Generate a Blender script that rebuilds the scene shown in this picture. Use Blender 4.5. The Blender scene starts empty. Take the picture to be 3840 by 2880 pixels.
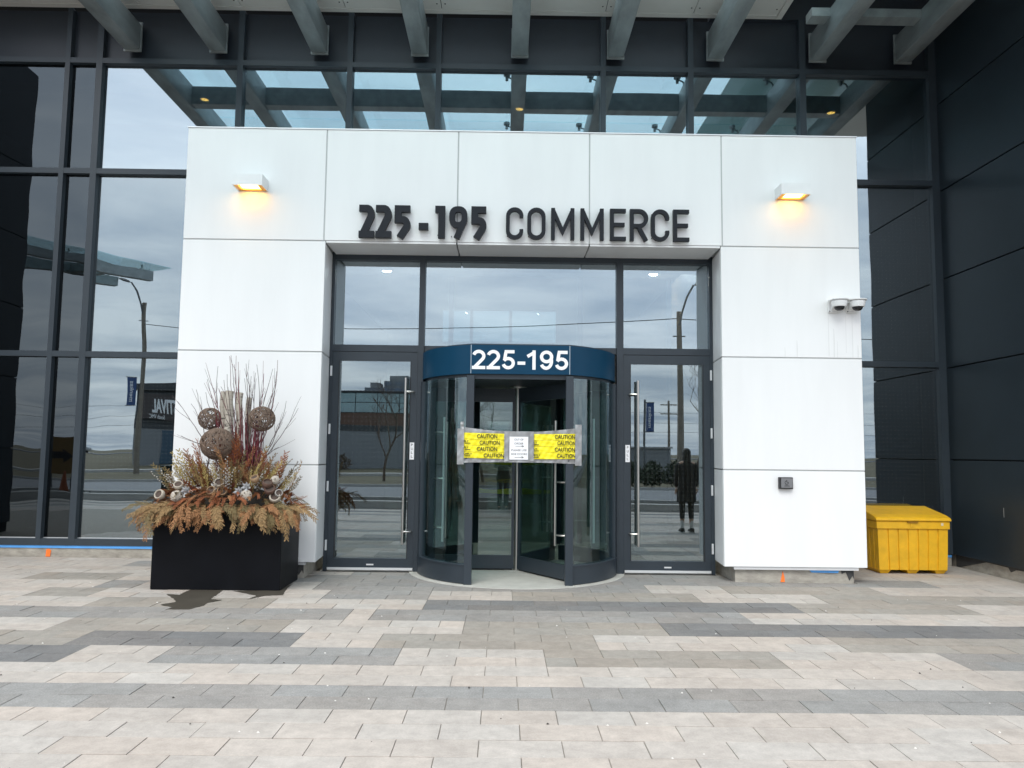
import bpy, bmesh, math, random
from mathutils import Vector, Matrix
R = math.radians
rnd = random.Random(7)
SC = bpy.context.scene
COL = SC.collection

# ------------------------------------------------------------------ camera
YAW, PITCH, ROLL, FOC, EYE = 0.0090, 0.0867, 0.0116, 2950.0, 1.53
_F = Vector((math.sin(YAW)*math.cos(PITCH), math.cos(YAW)*math.cos(PITCH), math.sin(PITCH)))
_r = Vector((math.cos(YAW), -math.sin(YAW), 0)); _u = _r.cross(_F)
CR = _r*math.cos(ROLL)+_u*math.sin(ROLL); CU = -_r*math.sin(ROLL)+_u*math.cos(ROLL)
cd = bpy.data.cameras.new('camera'); cam = bpy.data.objects.new('camera', cd); COL.objects.link(cam)
cd.sensor_width = 36; cd.lens = 36*FOC/3840; cd.clip_start = 0.02; cd.clip_end = 3000
M = Matrix((CR, CU, -_F)).transposed().to_4x4(); M.translation = (0, 0, EYE)
cam.matrix_world = M
SC.camera = cam
def pix(x, y, Y):
    """photo pixel (3840 wide) -> point on the vertical plane at depth Y"""
    d = _F+CR*((x-1920)/FOC)+CU*((1440-y)/FOC)
    return Vector((0, 0, EYE))+d*(Y/d.y)

# ------------------------------------------------------------------ world, sun, exposure
SUN_EL, SUN_AZ = R(52), R(200)
w = bpy.data.worlds.new('World'); SC.world = w; w.use_nodes = True
nt = w.node_tree; nt.nodes.clear()
def wn(t, **k):
    n = nt.nodes.new(t)
    for a, b in k.items(): setattr(n, a, b)
    return n
def wl(a, b): nt.links.new(a, b)
def wmath(op, a, b=None):
    n = wn('ShaderNodeMath', operation=op)
    for i, v in enumerate((a, b)):
        if v is None: continue
        if isinstance(v, (int, float)): n.inputs[i].default_value = v
        else: wl(v, n.inputs[i])
    return n.outputs[0]
sky = wn('ShaderNodeTexSky', sky_type='NISHITA'); sky.sun_disc = False
sky.sun_elevation = SUN_EL; sky.sun_rotation = SUN_AZ; sky.dust_density = 3; sky.air_density = 1.2
bg1 = wn('ShaderNodeBackground'); wl(sky.outputs[0], bg1.inputs[0]); bg1.inputs[1].default_value = 0.10
tc = wn('ShaderNodeTexCoord'); sp = wn('ShaderNodeSeparateXYZ'); wl(tc.outputs['Generated'], sp.inputs[0])
zc = wmath('MAXIMUM', sp.outputs[2], 0.0); zz = wmath('ADD', zc, 0.10)
cb = wn('ShaderNodeCombineXYZ'); wl(wmath('DIVIDE', sp.outputs[0], zz), cb.inputs[0]); wl(wmath('DIVIDE', sp.outputs[1], zz), cb.inputs[1])
mp = wn('ShaderNodeMapping'); mp.inputs['Scale'].default_value = (0.75, 1.15, 1); mp.inputs['Rotation'].default_value = (0, 0, 0.25); wl(cb.outputs[0], mp.inputs[0])
nz = wn('ShaderNodeTexNoise'); nz.inputs['Scale'].default_value = 1.3; nz.inputs['Detail'].default_value = 9; nz.inputs['Roughness'].default_value = 0.55; nz.inputs['Distortion'].default_value = 0.4
wl(mp.outputs[0], nz.inputs['Vector'])
rp = wn('ShaderNodeValToRGB'); rp.color_ramp.elements[0].position = 0.34; rp.color_ramp.elements[1].position = 0.64
rp.color_ramp.elements[0].color = (0.47, 0.545, 0.655, 1); rp.color_ramp.elements[1].color = (0.90, 0.93, 0.97, 1)
wl(nz.outputs[0], rp.inputs[0])
# overcast luminance: brighter towards the zenith all round
gain = wmath('ADD', wmath('MULTIPLY', zc, 0.50), 0.68)
bg2 = wn('ShaderNodeBackground'); wl(rp.outputs[0], bg2.inputs[0]); wl(wmath('MULTIPLY', gain, 1.30), bg2.inputs[1])
mx = wn('ShaderNodeMixShader'); mx.inputs[0].default_value = 0.88; wl(bg1.outputs[0], mx.inputs[1]); wl(bg2.outputs[0], mx.inputs[2])
wo = wn('ShaderNodeOutputWorld'); wl(mx.outputs[0], wo.inputs[0])
sl = bpy.data.lights.new('sun', 'SUN'); sl.energy = 1.25; sl.angle = R(35); sl.color = (1, 0.95, 0.88)
so = bpy.data.objects.new('sun', sl); COL.objects.link(so)
sd = Vector((math.sin(SUN_AZ)*math.cos(SUN_EL), math.cos(SUN_AZ)*math.cos(SUN_EL), math.sin(SUN_EL)))
so.rotation_euler = sd.to_track_quat('Z', 'Y').to_euler(); so.location = (0, -10, 40)
vs = SC.view_settings; vs.view_transform = 'Standard'; vs.look = 'None'; vs.gamma = 1; vs.exposure = 0.90; vs.use_curve_mapping = False
SC.cycles.use_denoising = True
SC.cycles.max_bounces = 10; SC.cycles.transparent_max_bounces = 24; SC.cycles.glossy_bounces = 6
SC.cycles.sample_clamp_indirect = 6

# ------------------------------------------------------------------ materials
MATS = {}
def base_mat(name):
    m = bpy.data.materials.new(name); m.use_nodes = True; n = m.node_tree; n.nodes.clear()
    o = n.nodes.new('ShaderNodeOutputMaterial')
    return m, n, o
def mat(name, col, rough=0.5, metal=0.0, var=0.08, vs_=6.0, bump=0.0, bs=60.0, spec=0.5, rand=0.0, emit=0, stretch=(1, 1, 1), rvar=0.0, sharp=False):
    if name in MATS: return MATS[name]
    m, n, o = base_mat(name); L = n.links.new
    p = n.nodes.new('ShaderNodeBsdfPrincipled'); L(p.outputs[0], o.inputs[0])
    p.inputs['Roughness'].default_value = rough; p.inputs['Metallic'].default_value = metal
    p.inputs['Specular IOR Level'].default_value = spec
    g = n.nodes.new('ShaderNodeNewGeometry')
    mp = n.nodes.new('ShaderNodeMapping'); mp.inputs['Scale'].default_value = stretch; L(g.outputs['Position'], mp.inputs[0])
    t = n.nodes.new('ShaderNodeTexNoise'); t.inputs['Scale'].default_value = vs_; t.inputs['Detail'].default_value = 6; t.inputs['Roughness'].default_value = 0.6
    L(mp.outputs[0], t.inputs['Vector'])
    r = n.nodes.new('ShaderNodeMapRange'); r.inputs[1].default_value = 0.42 if sharp else 0.25; r.inputs[2].default_value = 0.58 if sharp else 0.75
    r.inputs[3].default_value = 1-var; r.inputs[4].default_value = 1+var; L(t.outputs[0], r.inputs[0])
    v = r.outputs[0]
    if rand > 0:
        oi = n.nodes.new('ShaderNodeObjectInfo')
        ad = n.nodes.new('ShaderNodeMath'); ad.operation = 'ADD'; L(oi.outputs['Random'], ad.inputs[0]); L(g.outputs['Random Per Island'], ad.inputs[1])
        fr = n.nodes.new('ShaderNodeMath'); fr.operation = 'FRACT'; L(ad.outputs[0], fr.inputs[0])
        r2 = n.nodes.new('ShaderNodeMapRange'); r2.inputs[3].default_value = 1-rand; r2.inputs[4].default_value = 1+rand; L(fr.outputs[0], r2.inputs[0])
        mu = n.nodes.new('ShaderNodeMath'); mu.operation = 'MULTIPLY'; L(v, mu.inputs[0]); L(r2.outputs[0], mu.inputs[1]); v = mu.outputs[0]
    mc = n.nodes.new('ShaderNodeVectorMath'); mc.operation = 'SCALE'; mc.inputs[0].default_value = col; L(v, mc.inputs['Scale'])
    L(mc.outputs[0], p.inputs['Base Color'])
    if rvar:
        rr = n.nodes.new('ShaderNodeMapRange'); rr.inputs[3].default_value = rough-rvar; rr.inputs[4].default_value = rough+rvar; L(t.outputs[0], rr.inputs[0]); L(rr.outputs[0], p.inputs['Roughness'])
    if bump:
        t2 = n.nodes.new('ShaderNodeTexNoise'); t2.inputs['Scale'].default_value = bs; t2.inputs['Detail'].default_value = 4; L(mp.outputs[0], t2.inputs['Vector'])
        b = n.nodes.new('ShaderNodeBump'); b.inputs['Strength'].default_value = bump; b.inputs['Distance'].default_value = 0.01; L(t2.outputs[0], b.inputs['Height']); L(b.outputs[0], p.inputs['Normal'])
    if emit:
        p.inputs['Emission Color'].default_value = (*col, 1); p.inputs['Emission Strength'].default_value = emit
    MATS[name] = m; return m
def glow(name, col, s):
    m, n, o = base_mat(name); e = n.nodes.new('ShaderNodeEmission'); e.inputs[0].default_value = (*col, 1); e.inputs[1].default_value = s
    n.links.new(e.outputs[0], o.inputs[0]); return m
def glass(name, tint, refl, wave=0.0, dots=False, wscale=0.9, rtint=(0.82, 0.93, 1.0), dotmix=0.22):
    m, n, o = base_mat(name); L = n.links.new
    tr = n.nodes.new('ShaderNodeBsdfTransparent'); tr.inputs[0].default_value = (*tint, 1)
    gl = n.nodes.new('ShaderNodeBsdfGlossy'); gl.inputs['Roughness'].default_value = 0.0; gl.inputs['Color'].default_value = (*rtint, 1)
    g = n.nodes.new('ShaderNodeNewGeometry')
    fz = n.nodes.new('ShaderNodeLayerWeight'); fz.inputs[0].default_value = 0.5
    p5 = n.nodes.new('ShaderNodeMath'); p5.operation = 'POWER'; p5.inputs[1].default_value = 5.0; L(fz.outputs['Facing'], p5.inputs[0])
    a = n.nodes.new('ShaderNodeMath'); a.operation = 'MULTIPLY_ADD'; a.use_clamp = True; a.inputs[1].default_value = 0.9-refl; a.inputs[2].default_value = refl+0.04; L(p5.outputs[0], a.inputs[0])
    if wave:
        t = n.nodes.new('ShaderNodeTexNoise'); t.inputs['Scale'].default_value = wscale; t.inputs['Detail'].default_value = 1; L(g.outputs['Position'], t.inputs['Vector'])
        b = n.nodes.new('ShaderNodeBump'); b.inputs['Strength'].default_value = 1.0; b.inputs['Distance'].default_value = wave; L(t.outputs[0], b.inputs['Height']); L(b.outputs[0], gl.inputs['Normal'])
    mx = n.nodes.new('ShaderNodeMixShader'); L(a.outputs[0], mx.inputs[0]); L(tr.outputs[0], mx.inputs[1]); L(gl.outputs[0], mx.inputs[2])
    out = mx.outputs[0]
    if dots:
        s = n.nodes.new('ShaderNodeSeparateXYZ'); L(g.outputs['Position'], s.inputs[0])
        def mth(op, x, y=None, z=None):
            q = n.nodes.new('ShaderNodeMath'); q.operation = op
            for i, v in enumerate((x, y, z)):
                if v is None: continue
                if isinstance(v, (int, float)): q.inputs[i].default_value = v
                else: L(v, q.inputs[i])
            return q.outputs[0]
        P = 0.057
        fx = mth('SUBTRACT', mth('FRACT', mth('DIVIDE', mth('ADD', s.outputs[0], 20.0), P)), 0.5)
        fz2 = mth('SUBTRACT', mth('FRACT', mth('DIVIDE', s.outputs[2], P)), 0.5)
        d2 = mth('ADD', mth('MULTIPLY', fx, fx), mth('MULTIPLY', fz2, fz2))
        k = mth('MULTIPLY', mth('LESS_THAN', d2, 0.0068), dotmix)
        df = n.nodes.new('ShaderNodeBsdfDiffuse'); df.inputs[0].default_value = (0.62, 0.66, 0.64, 1)
        m2 = n.nodes.new('ShaderNodeMixShader'); L(k, m2.inputs[0]); L(out, m2.inputs[1]); L(df.outputs[0], m2.inputs[2]); out = m2.outputs[0]
    L(out, o.inputs[0]); return m

WHITE = mat('white_cladding', (0.795, 0.80, 0.80), 0.42, var=0.025, vs_=1.4, stretch=(3, 3, 0.5), rand=0.012)
WHITE2 = mat('white_backing', (0.45, 0.46, 0.46), 0.7, var=0.05)
FRAME = mat('charcoal_frame', (0.034, 0.046, 0.058), 0.42, var=0.08, vs_=2.0, spec=0.4)
DOORF = mat('charcoal_door_metal', (0.027, 0.037, 0.048), 0.38, var=0.10, vs_=2.5, spec=0.45)
SPAND = mat('spandrel_panel', (0.024, 0.031, 0.042), 0.35, var=0.10, vs_=1.0, spec=0.5)
DARKP = mat('dark_wall_panel', (0.022, 0.032, 0.041), 0.36, var=0.18, vs_=0.9, spec=0.3, rvar=0.05)
GAP = mat('joint_black', (0.006, 0.007, 0.008), 0.8, var=0.1)
CONC = mat('concrete', (0.36, 0.335, 0.29), 0.9, var=0.30, vs_=7, bump=0.5, bs=40, stretch=(1, 1, 2.2))
STAIN = mat('black_membrane', (0.05, 0.05, 0.05), 0.85, var=0.2)
BLUE = mat('blue_membrane', (0.10, 0.36, 0.80), 0.55, var=0.12, vs_=4)
ORANGE = mat('orange_paint', (0.95, 0.20, 0.03), 0.7, var=0.1)
STEEL = mat('galvanised_steel', (0.30, 0.33, 0.335), 0.5, 0.35, var=0.28, vs_=5, bump=0.1, bs=30, stretch=(1, 0.35, 1))
BRUSH = mat('brushed_steel', (0.55, 0.53, 0.50), 0.32, 1.0, var=0.05, vs_=3)
ALU = mat('aluminium_strip', (0.78, 0.79, 0.80), 0.35, 0.5, var=0.04)
SOFF = mat('soffit_panel', (0.70, 0.68, 0.64), 0.6, var=0.04, vs_=1.5)
NAVY = mat('navy_fascia', (0.0025, 0.042, 0.090), 0.36, var=0.08, vs_=2, spec=0.18)
LETTER = mat('letter_charcoal', (0.010, 0.012, 0.017), 0.5, var=0.08, spec=0.25)
VINYL = mat('white_vinyl', (0.85, 0.86, 0.87), 0.5, var=0.02)
PLANT = mat('planter_black', (0.0030, 0.0036, 0.0055), 0.48, var=0.3, vs_=3, spec=0.14, rvar=0.06)
YEL = mat('bin_yellow', (0.76, 0.42, 0.010), 0.5, var=0.14, vs_=7, bump=0.08, bs=80)
DUCT = mat('duct_tape', (0.30, 0.305, 0.31), 0.42, 0.25, var=0.16, vs_=9, bump=0.55, bs=14)
TAPE = mat('caution_yellow', (0.88, 0.76, 0.015), 0.42, var=0.06, vs_=8, bump=0.3, bs=12, stretch=(1, 1, 3))
INK = mat('black_ink', (0.012, 0.012, 0.012), 0.6, var=0.02)
PAPER = mat('paper', (0.84, 0.84, 0.86), 0.6, var=0.02)
CAMW = mat('camera_white', (0.78, 0.79, 0.79), 0.4, var=0.03)
CAMB = mat('camera_dome', (0.012, 0.013, 0.016), 0.12, var=0.05)
SILVER = mat('button_face', (0.20, 0.20, 0.21), 0.45, 0.3, var=0.08)
RUBBER = mat('rubber', (0.010, 0.010, 0.011), 0.7, var=0.1)
LOBF = mat('lobby_tile', (0.58, 0.59, 0.57), 0.25, var=0.10, vs_=3)
LOBW = mat('lobby_plaster', (0.68, 0.68, 0.65), 0.8, var=0.05)
LOBD = mat('lobby_dark', (0.05, 0.052, 0.055), 0.7, var=0.1)
LOBB = mat('lobby_wood', (0.16, 0.11, 0.07), 0.5, var=0.25, vs_=5, stretch=(6, 6, 0.5))
DISC = mat('terrazzo_disc', (0.47, 0.46, 0.42), 0.6, var=0.16, vs_=4, bump=0.1, bs=120)
SAND = mat('joint_sand', (0.25, 0.23, 0.20), 0.95, var=0.25, vs_=9, bump=0.3, bs=150)
G_WIN = glass('window_glass', (0.40, 0.47, 0.47), 0.28, wave=0.0030, dots=True)
G_TOP = glass('upper_window_glass', (0.40, 0.46, 0.47), 0.40, wave=0.0014)
G_DARK = glass('dark_window_glass', (0.22, 0.26, 0.29), 0.052, wave=0.0045, wscale=1.1, dots=False)
G_DOOR = glass('door_glass', (0.45, 0.52, 0.52), 0.25, wave=0.0009, dots=True)
G_TRAN = glass('transom_glass', (0.48, 0.55, 0.58), 0.31, wave=0.0005)
G_REV = glass('revolving_glass', (0.67, 0.765, 0.75), 0.065, wave=0.0004)
G_CAN = glass('canopy_glass', (0.86, 0.97, 0.98), 0.01)
G_SHOP = glass('shop_glass', (0.10, 0.16, 0.20), 0.12)

# ------------------------------------------------------------------ mesh builder
class MB:
    def __init__(s): s.v = []; s.f = []; s.m = []
    def add(s, vs, fs, m=0):
        o = len(s.v); s.v += [tuple(q) for q in vs]; s.f += [tuple(i+o for i in f) for f in fs]; s.m += [m]*len(fs); return s
    def box(s, x0, x1, y0, y1, z0, z1, m=0):
        return s.add([(x0, y0, z0), (x1, y0, z0), (x1, y1, z0), (x0, y1, z0), (x0, y0, z1), (x1, y0, z1), (x1, y1, z1), (x0, y1, z1)],
                     [(0, 3, 2, 1), (4, 5, 6, 7), (0, 1, 5, 4), (1, 2, 6, 5), (2, 3, 7, 6), (3, 0, 4, 7)], m)
    def frustum(s, b, t, m=0):   # b,t = (x0,x1,y0,y1,z)
        v = []
        for (x0, x1, y0, y1, z) in (b, t): v += [(x0, y0, z), (x1, y0, z), (x1, y1, z), (x0, y1, z)]
        return s.add(v, [(0, 3, 2, 1), (4, 5, 6, 7), (0, 1, 5, 4), (1, 2, 6, 5), (2, 3, 7, 6), (3, 0, 4, 7)], m)
    def prism(s, poly, a0, a1, axis='y', m=0):
        """poly: 2-D outline; axis y -> (x,z) outline, x -> (y,z), z -> (x,y)"""
        n = len(poly)
        def P(p, a): return {'y': (p[0], a, p[1]), 'x': (a, p[0], p[1]), 'z': (p[0], p[1], a)}[axis]
        v = [P(p, a0) for p in poly]+[P(p, a1) for p in poly]
        f = [tuple(range(n)), tuple(range(2*n-1, n-1, -1))]+[(i+n, (i+1) % n+n, (i+1) % n, i) for i in range(n)]
        return s.add(v, f, m)
    def tube(s, path, rad, n=8, cap=True, m=0):
        path = [Vector(p) for p in path]
        if not hasattr(rad, '__len__'): rad = [rad]*len(path)
        v = []; up = None
        for i, p in enumerate(path):
            t = (path[min(i+1, len(path)-1)]-path[max(i-1, 0)])
            t = t.normalized() if t.length > 1e-9 else Vector((0, 0, 1))
            if up is None:
                up = Vector((0, 0, 1)) if abs(t.z) < 0.9 else Vector((1, 0, 0))
            a = (up-t*up.dot(t))
            a = a.normalized() if a.length > 1e-6 else t.orthogonal().normalized()
            up = a; b = t.cross(a)
            for k in range(n):
                c = 2*math.pi*k/n; v.append(p+a*(rad[i]*math.cos(c))+b*(rad[i]*math.sin(c)))
        f = []
        for i in range(len(path)-1):
            for k in range(n): f.append((i*n+k, i*n+(k+1) % n, (i+1)*n+(k+1) % n, (i+1)*n+k))
        if cap: f.append(tuple(range(n-1, -1, -1))); f.append(tuple((len(path)-1)*n+k for k in range(n)))
        return s.add(v, f, m)
    def lathe(s, prof, c=(0, 0, 0), n=24, mtx=None, m=0):
        v = []
        for (r, z) in prof:
            for k in range(n):
                a = 2*math.pi*k/n; q = Vector((r*math.cos(a), r*math.sin(a), z))
                if mtx is not None: q = mtx @ q
                v.append(q+Vector(c))
        f = []
        for i in range(len(prof)-1):
            for k in range(n): f.append((i*n+k, i*n+(k+1) % n, (i+1)*n+(k+1) % n, (i+1)*n+k))
        if prof[0][0] > 1e-5: f.append(tuple(range(n-1, -1, -1)))
        if prof[-1][0] > 1e-5: f.append(tuple((len(prof)-1)*n+k for k in range(n)))
        return s.add(v, f, m)
    def arcwall(s, c, r0, r1, a0, a1, z0, z1, n=24, m=0):
        """curved wall; angle measured from -Y towards +X (degrees)"""
        v = []
        for i in range(n+1):
            a = R(a0+(a1-a0)*i/n); d = (math.sin(a), -math.cos(a))
            for r in (r0, r1):
                for z in (z0, z1): v.append((c[0]+d[0]*r, c[1]+d[1]*r, z))
        f = []
        for i in range(n):
            o = i*4; q = o+4
            f += [(o, o+1, q+1, q), (o+2, q+2, q+3, o+3), (o+1, o+3, q+3, q+1), (o, q, q+2, o+2)]
        f += [(0, 2, 3, 1), (n*4, n*4+1, n*4+3, n*4+2)]
        return s.add(v, f, m)
    def mesh(s, name, mats, smooth=False, bevel=0.0, seg=1, fix=True, ang=38):
        me = bpy.data.meshes.new(name); me.from_pydata(s.v, [], s.f)
        if not isinstance(mats, (list, tuple)): mats = [mats]
        for q in mats: me.materials.append(q)
        me.polygons.foreach_set('material_index', s.m); me.update()
        if fix or bevel:
            b = bmesh.new(); b.from_mesh(me)
            if smooth or bevel: bmesh.ops.remove_doubles(b, verts=b.verts, dist=1e-6)
            bmesh.ops.recalc_face_normals(b, faces=b.faces)
            if bevel: bmesh.ops.bevel(b, geom=[e for e in b.edges if len(e.link_faces) == 2 and e.calc_face_angle(0) > 0.5], offset=bevel, segments=seg, affect='EDGES', profile=0.5)
            b.to_mesh(me); b.free()
        if smooth:
            me.shade_smooth(); me.set_sharp_from_angle(angle=R(ang))
        return me
    def build(s, name, mats, parent=None, **k):
        return link(name, s.mesh(name, mats, **k), parent)
def link(name, me, parent=None):
    o = bpy.data.objects.new(name, me); COL.objects.link(o)
    if parent is not None:
        o.parent = parent; o.matrix_parent_inverse = PINV.get(parent.name, Matrix.Identity(4))
    return o
PINV = {}
def tag(o, label=None, cat=None, group=None, kind=None):
    if label: o['label'] = label
    if cat: o['category'] = cat
    if group: o['group'] = group
    if kind: o['kind'] = kind
    return o
def thing(name, loc, label, cat, group=None, kind=None):
    o = bpy.data.objects.new(name, None); COL.objects.link(o); o.location = loc; o.empty_display_size = 0.2
    PINV[o.name] = Matrix.Translation(-Vector(loc))
    return tag(o, label, cat, group, kind)
def box(name, x0, x1, y0, y1, z0, z1, m, parent=None, bevel=0.0, **k):
    return MB().box(x0, x1, y0, y1, z0, z1).build(name, m, parent, bevel=bevel, **k)

# text as a mesh standing on the plane y = y0 and facing -Y, fitted to a box
def text_mesh(name, body, x0, x1, z0, z1, y0, depth, m, parent, bold=0.0, mtx=None, shear=0):
    cu = bpy.data.curves.new(name, 'FONT'); cu.body = body; cu.extrude = depth/2; cu.offset = bold; cu.resolution_u = 4; cu.shear = shear
    o = bpy.data.objects.new(name, cu); COL.objects.link(o)
    dg = bpy.context.evaluated_depsgraph_get(); me = bpy.data.meshes.new_from_object(o.evaluated_get(dg))
    bpy.data.objects.remove(o); bpy.data.curves.remove(cu)
    xs = [v.co.x for v in me.vertices]; ys = [v.co.y for v in me.vertices]
    a, b, c, d = min(xs), max(xs), min(ys), max(ys)
    for v in me.vertices:
        q = Vector((x0+(v.co.x-a)/(b-a)*(x1-x0), y0-v.co.z, z0+(v.co.y-c)/(d-c)*(z1-z0)))
        v.co = mtx @ q if mtx is not None else q
    me.materials.clear(); me.materials.append(m); me.name = name; me.update()
    return link(name, me, parent)
# ribbon strokes for the raised letters
def arc(cx, cz, rx, rz, a0, a1, n=8):
    return [(cx+rx*math.cos(R(a0+(a1-a0)*i/n)), cz+rz*math.sin(R(a0+(a1-a0)*i/n))) for i in range(n+1)]
def ribbon(mb, pts, wd, yf, yb, closed=False, ox=0, oz=0):
    pts = [Vector((p[0]+ox, p[1]+oz)) for p in pts]; n = len(pts); Lf = []; Rt = []
    for i in range(n):
        if closed: a, b = pts[i-1], pts[(i+1) % n]
        else: a, b = pts[max(i-1, 0)], pts[min(i+1, n-1)]
        d1 = (pts[i]-a); d2 = (b-pts[i])
        if d1.length < 1e-9: d1 = d2
        if d2.length < 1e-9: d2 = d1
        d1.normalize(); d2.normalize(); n1 = Vector((-d1.y, d1.x)); n2 = Vector((-d2.y, d2.x)); mm = n1+n2
        mm = mm.normalized() if mm.length > 1e-6 else n1
        k = min(1/max(mm.dot(n1), 0.35), 2.2)*wd/2
        Lf.append(pts[i]+mm*k); Rt.append(pts[i]-mm*k)
    v = []
    for l, r in zip(Lf, Rt): v += [(l.x, yf, l.y), (r.x, yf, r.y), (l.x, yb, l.y), (r.x, yb, r.y)]
    f = []
    for i in range(n if closed else n-1):
        o = i*4; q = ((i+1) % n)*4
        f += [(o, o+1, q+1, q), (o+2, q+2, q+3, o+3), (o, q, q+2, o+2), (o+1, o+3, q+3, q+1)]
    if not closed: f += [(0, 2, 3, 1), ((n-1)*4, (n-1)*4+1, (n-1)*4+3, (n-1)*4+2)]
    mb.add(v, f)

# ================================================================== GROUND
def paver_mat(name, col, speck, rand, stain, stain_col):
    m, n, o = base_mat(name); L = n.links.new
    p = n.nodes.new('ShaderNodeBsdfPrincipled'); L(p.outputs[0], o.inputs[0]); p.inputs['Roughness'].default_value = 0.85; p.inputs['Specular IOR Level'].default_value = 0.3
    g = n.nodes.new('ShaderNodeNewGeometry'); oi = n.nodes.new('ShaderNodeObjectInfo')
    def N(t, **k):
        q = n.nodes.new(t)
        for a, b in k.items(): setattr(q, a, b)
        return q
    def noise(sc, det=5, st=(1, 1, 1), rough=0.6):
        mp = N('ShaderNodeMapping'); mp.inputs['Scale'].default_value = st; L(g.outputs['Position'], mp.inputs[0])
        t = N('ShaderNodeTexNoise'); t.inputs['Scale'].default_value = sc; t.inputs['Detail'].default_value = det; t.inputs['Roughness'].default_value = rough; L(mp.outputs[0], t.inputs['Vector']); return t.outputs[0]
    def rng(v, a, b, c, d):
        q = N('ShaderNodeMapRange'); q.clamp = True
        for i, x in enumerate((a, b, c, d)): q.inputs[i+1].default_value = x
        L(v, q.inputs[0]); return q.outputs[0]
    def mul(a, b):
        q = N('ShaderNodeMath', operation='MULTIPLY'); L(a, q.inputs[0]); L(b, q.inputs[1]); return q.outputs[0]
    ad = N('ShaderNodeMath', operation='ADD'); L(oi.outputs['Random'], ad.inputs[0]); L(g.outputs['Random Per Island'], ad.inputs[1])
    fr = N('ShaderNodeMath', operation='FRACT'); L(ad.outputs[0], fr.inputs[0])
    v = mul(rng(fr.outputs[0], 0, 1, 1-rand, 1+rand), mul(rng(noise(2.6), 0.3, 0.7, 0.90, 1.08), rng(noise(95, 6, (1,1,1), .8), 0.3, 0.7, 1-speck*1.5, 1+speck*1.5)))
    v = mul(v, rng(noise(11, 7, (1, 1, 1), .7), 0.33, 0.67, 0.86, 1.09))
    # odd pavers are browner
    sc = N('ShaderNodeVectorMath', operation='SCALE'); L(v, sc.inputs['Scale'])
    f2 = N('ShaderNodeMath', operation='FRACT'); f3 = N('ShaderNodeMath', operation='MULTIPLY'); f3.inputs[1].default_value = 7.31; L(fr.outputs[0], f3.inputs[0]); L(f3.outputs[0], f2.inputs[0])
    mc = N('ShaderNodeMix', data_type='RGBA'); mc.inputs[6].default_value = (*col, 1); mc.inputs[7].default_value = (col[0]*1.03, col[1]*0.97, col[2]*0.93, 1); L(f2.outputs[0], mc.inputs[0]); L(mc.outputs[2], sc.inputs[0])
    # salt bloom and scuffs with a shape of their own
    k = mul(rng(noise(0.8, 4), 0.40, 0.66, 0, 1), rng(noise(60, 6, (1.0, 0.35, 1), 0.8), 0.42, 0.68, 0, stain))
    m3 = N('ShaderNodeMix', data_type='RGBA'); L(k, m3.inputs[0]); L(sc.outputs[0], m3.inputs[6]); m3.inputs[7].default_value = (*stain_col, 1)
    L(m3.outputs[2], p.inputs['Base Color'])
    b = N('ShaderNodeBump'); b.inputs['Strength'].default_value = 0.35; b.inputs['Distance'].default_value = 0.004; L(noise(160, 4), b.inputs['Height']); L(b.outputs[0], p.inputs['Normal'])
    return m
PV = {'L': paver_mat('paver_light', (0.425, 0.396, 0.362), 0.08, 0.05, 0.35, (0.30, 0.265, 0.235)),
      'M': paver_mat('paver_taupe', (0.29, 0.272, 0.243), 0.10, 0.05, 0.4, (0.40, 0.35, 0.29)),
      'G': paver_mat('paver_grey', (0.26, 0.256, 0.246), 0.22, 0.06, 0.35, (0.36, 0.335, 0.29)),
      'K': paver_mat('paver_dark', (0.165, 0.166, 0.166), 0.18, 0.08, 0.42, (0.36, 0.33, 0.28))}
GRASS = mat('dry_grass', (0.095, 0.080, 0.045), 0.95, var=0.45, vs_=1.6, bump=0.6, bs=12)
ASPH = mat('asphalt', (0.165, 0.168, 0.175), 0.85, var=0.12, vs_=1.5, bump=0.2, bs=60)
WALK = mat('sidewalk_concrete', (0.36, 0.35, 0.33), 0.9, var=0.12, vs_=2)
SOIL = mat('bed_soil', (0.035, 0.030, 0.024), 0.95, var=0.4, vs_=8, bump=0.6, bs=30)
tag(MB().box(-900, 900, -1500, 900, -0.6, -0.16).build('ground', GRASS), kind='structure')
pav = tag(MB().box(-26, 26, -0.62, 11.9, -0.16, -0.007).build('pavement', SAND), kind='structure')
def rowY(k):
    if k < 0: return 4.108+0.2385*k
    return 4.108+0.2385*k+0.00055*k*k
SEG = {2: 'K-3.27 L-2.55 G-.78 L.34 M2.15 L3.3 G99', 3: 'M-3.49 K-1.69 L-1.0 M.8 L2.83 M99', 4: 'L-3.8 M-1.95 L-.34 M1.48 K99',
       5: 'G-1.5 L-1.26 G2.4 L99', 6: 'L-4.16 M-2.36 L-.8 K2.87 M4.75 L99', 7: 'L-4.97 M-4.31 L-1.9 G-.8 L.1 M1.99 L3.36 M99',
       8: 'L-4.58 G-4.01 L-1.99 G1.71 L2.45 M4.25 L99', 9: 'L-5.51 M-4.57 L-2.44 G5.26 L99', 10: 'L-1.9 G3.4 L99', 11: 'L-4.9 G-3.6 L99',
       0: 'G99', 1: 'L99', -1: 'L99', -2: 'L99', -3: 'L99', -4: 'G99', -5: 'L99', -6: 'L-2 M3 L99', -7: 'L99', -8: 'G-1.5 L2 G99', -9: 'L99', -10: 'K99', -11: 'L99', -12: 'L99'}
def parse(s): return [(t[0], float(t[1:])) for t in s.split()]
pavers = []
rc = (0.18, 10.38)
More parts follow.
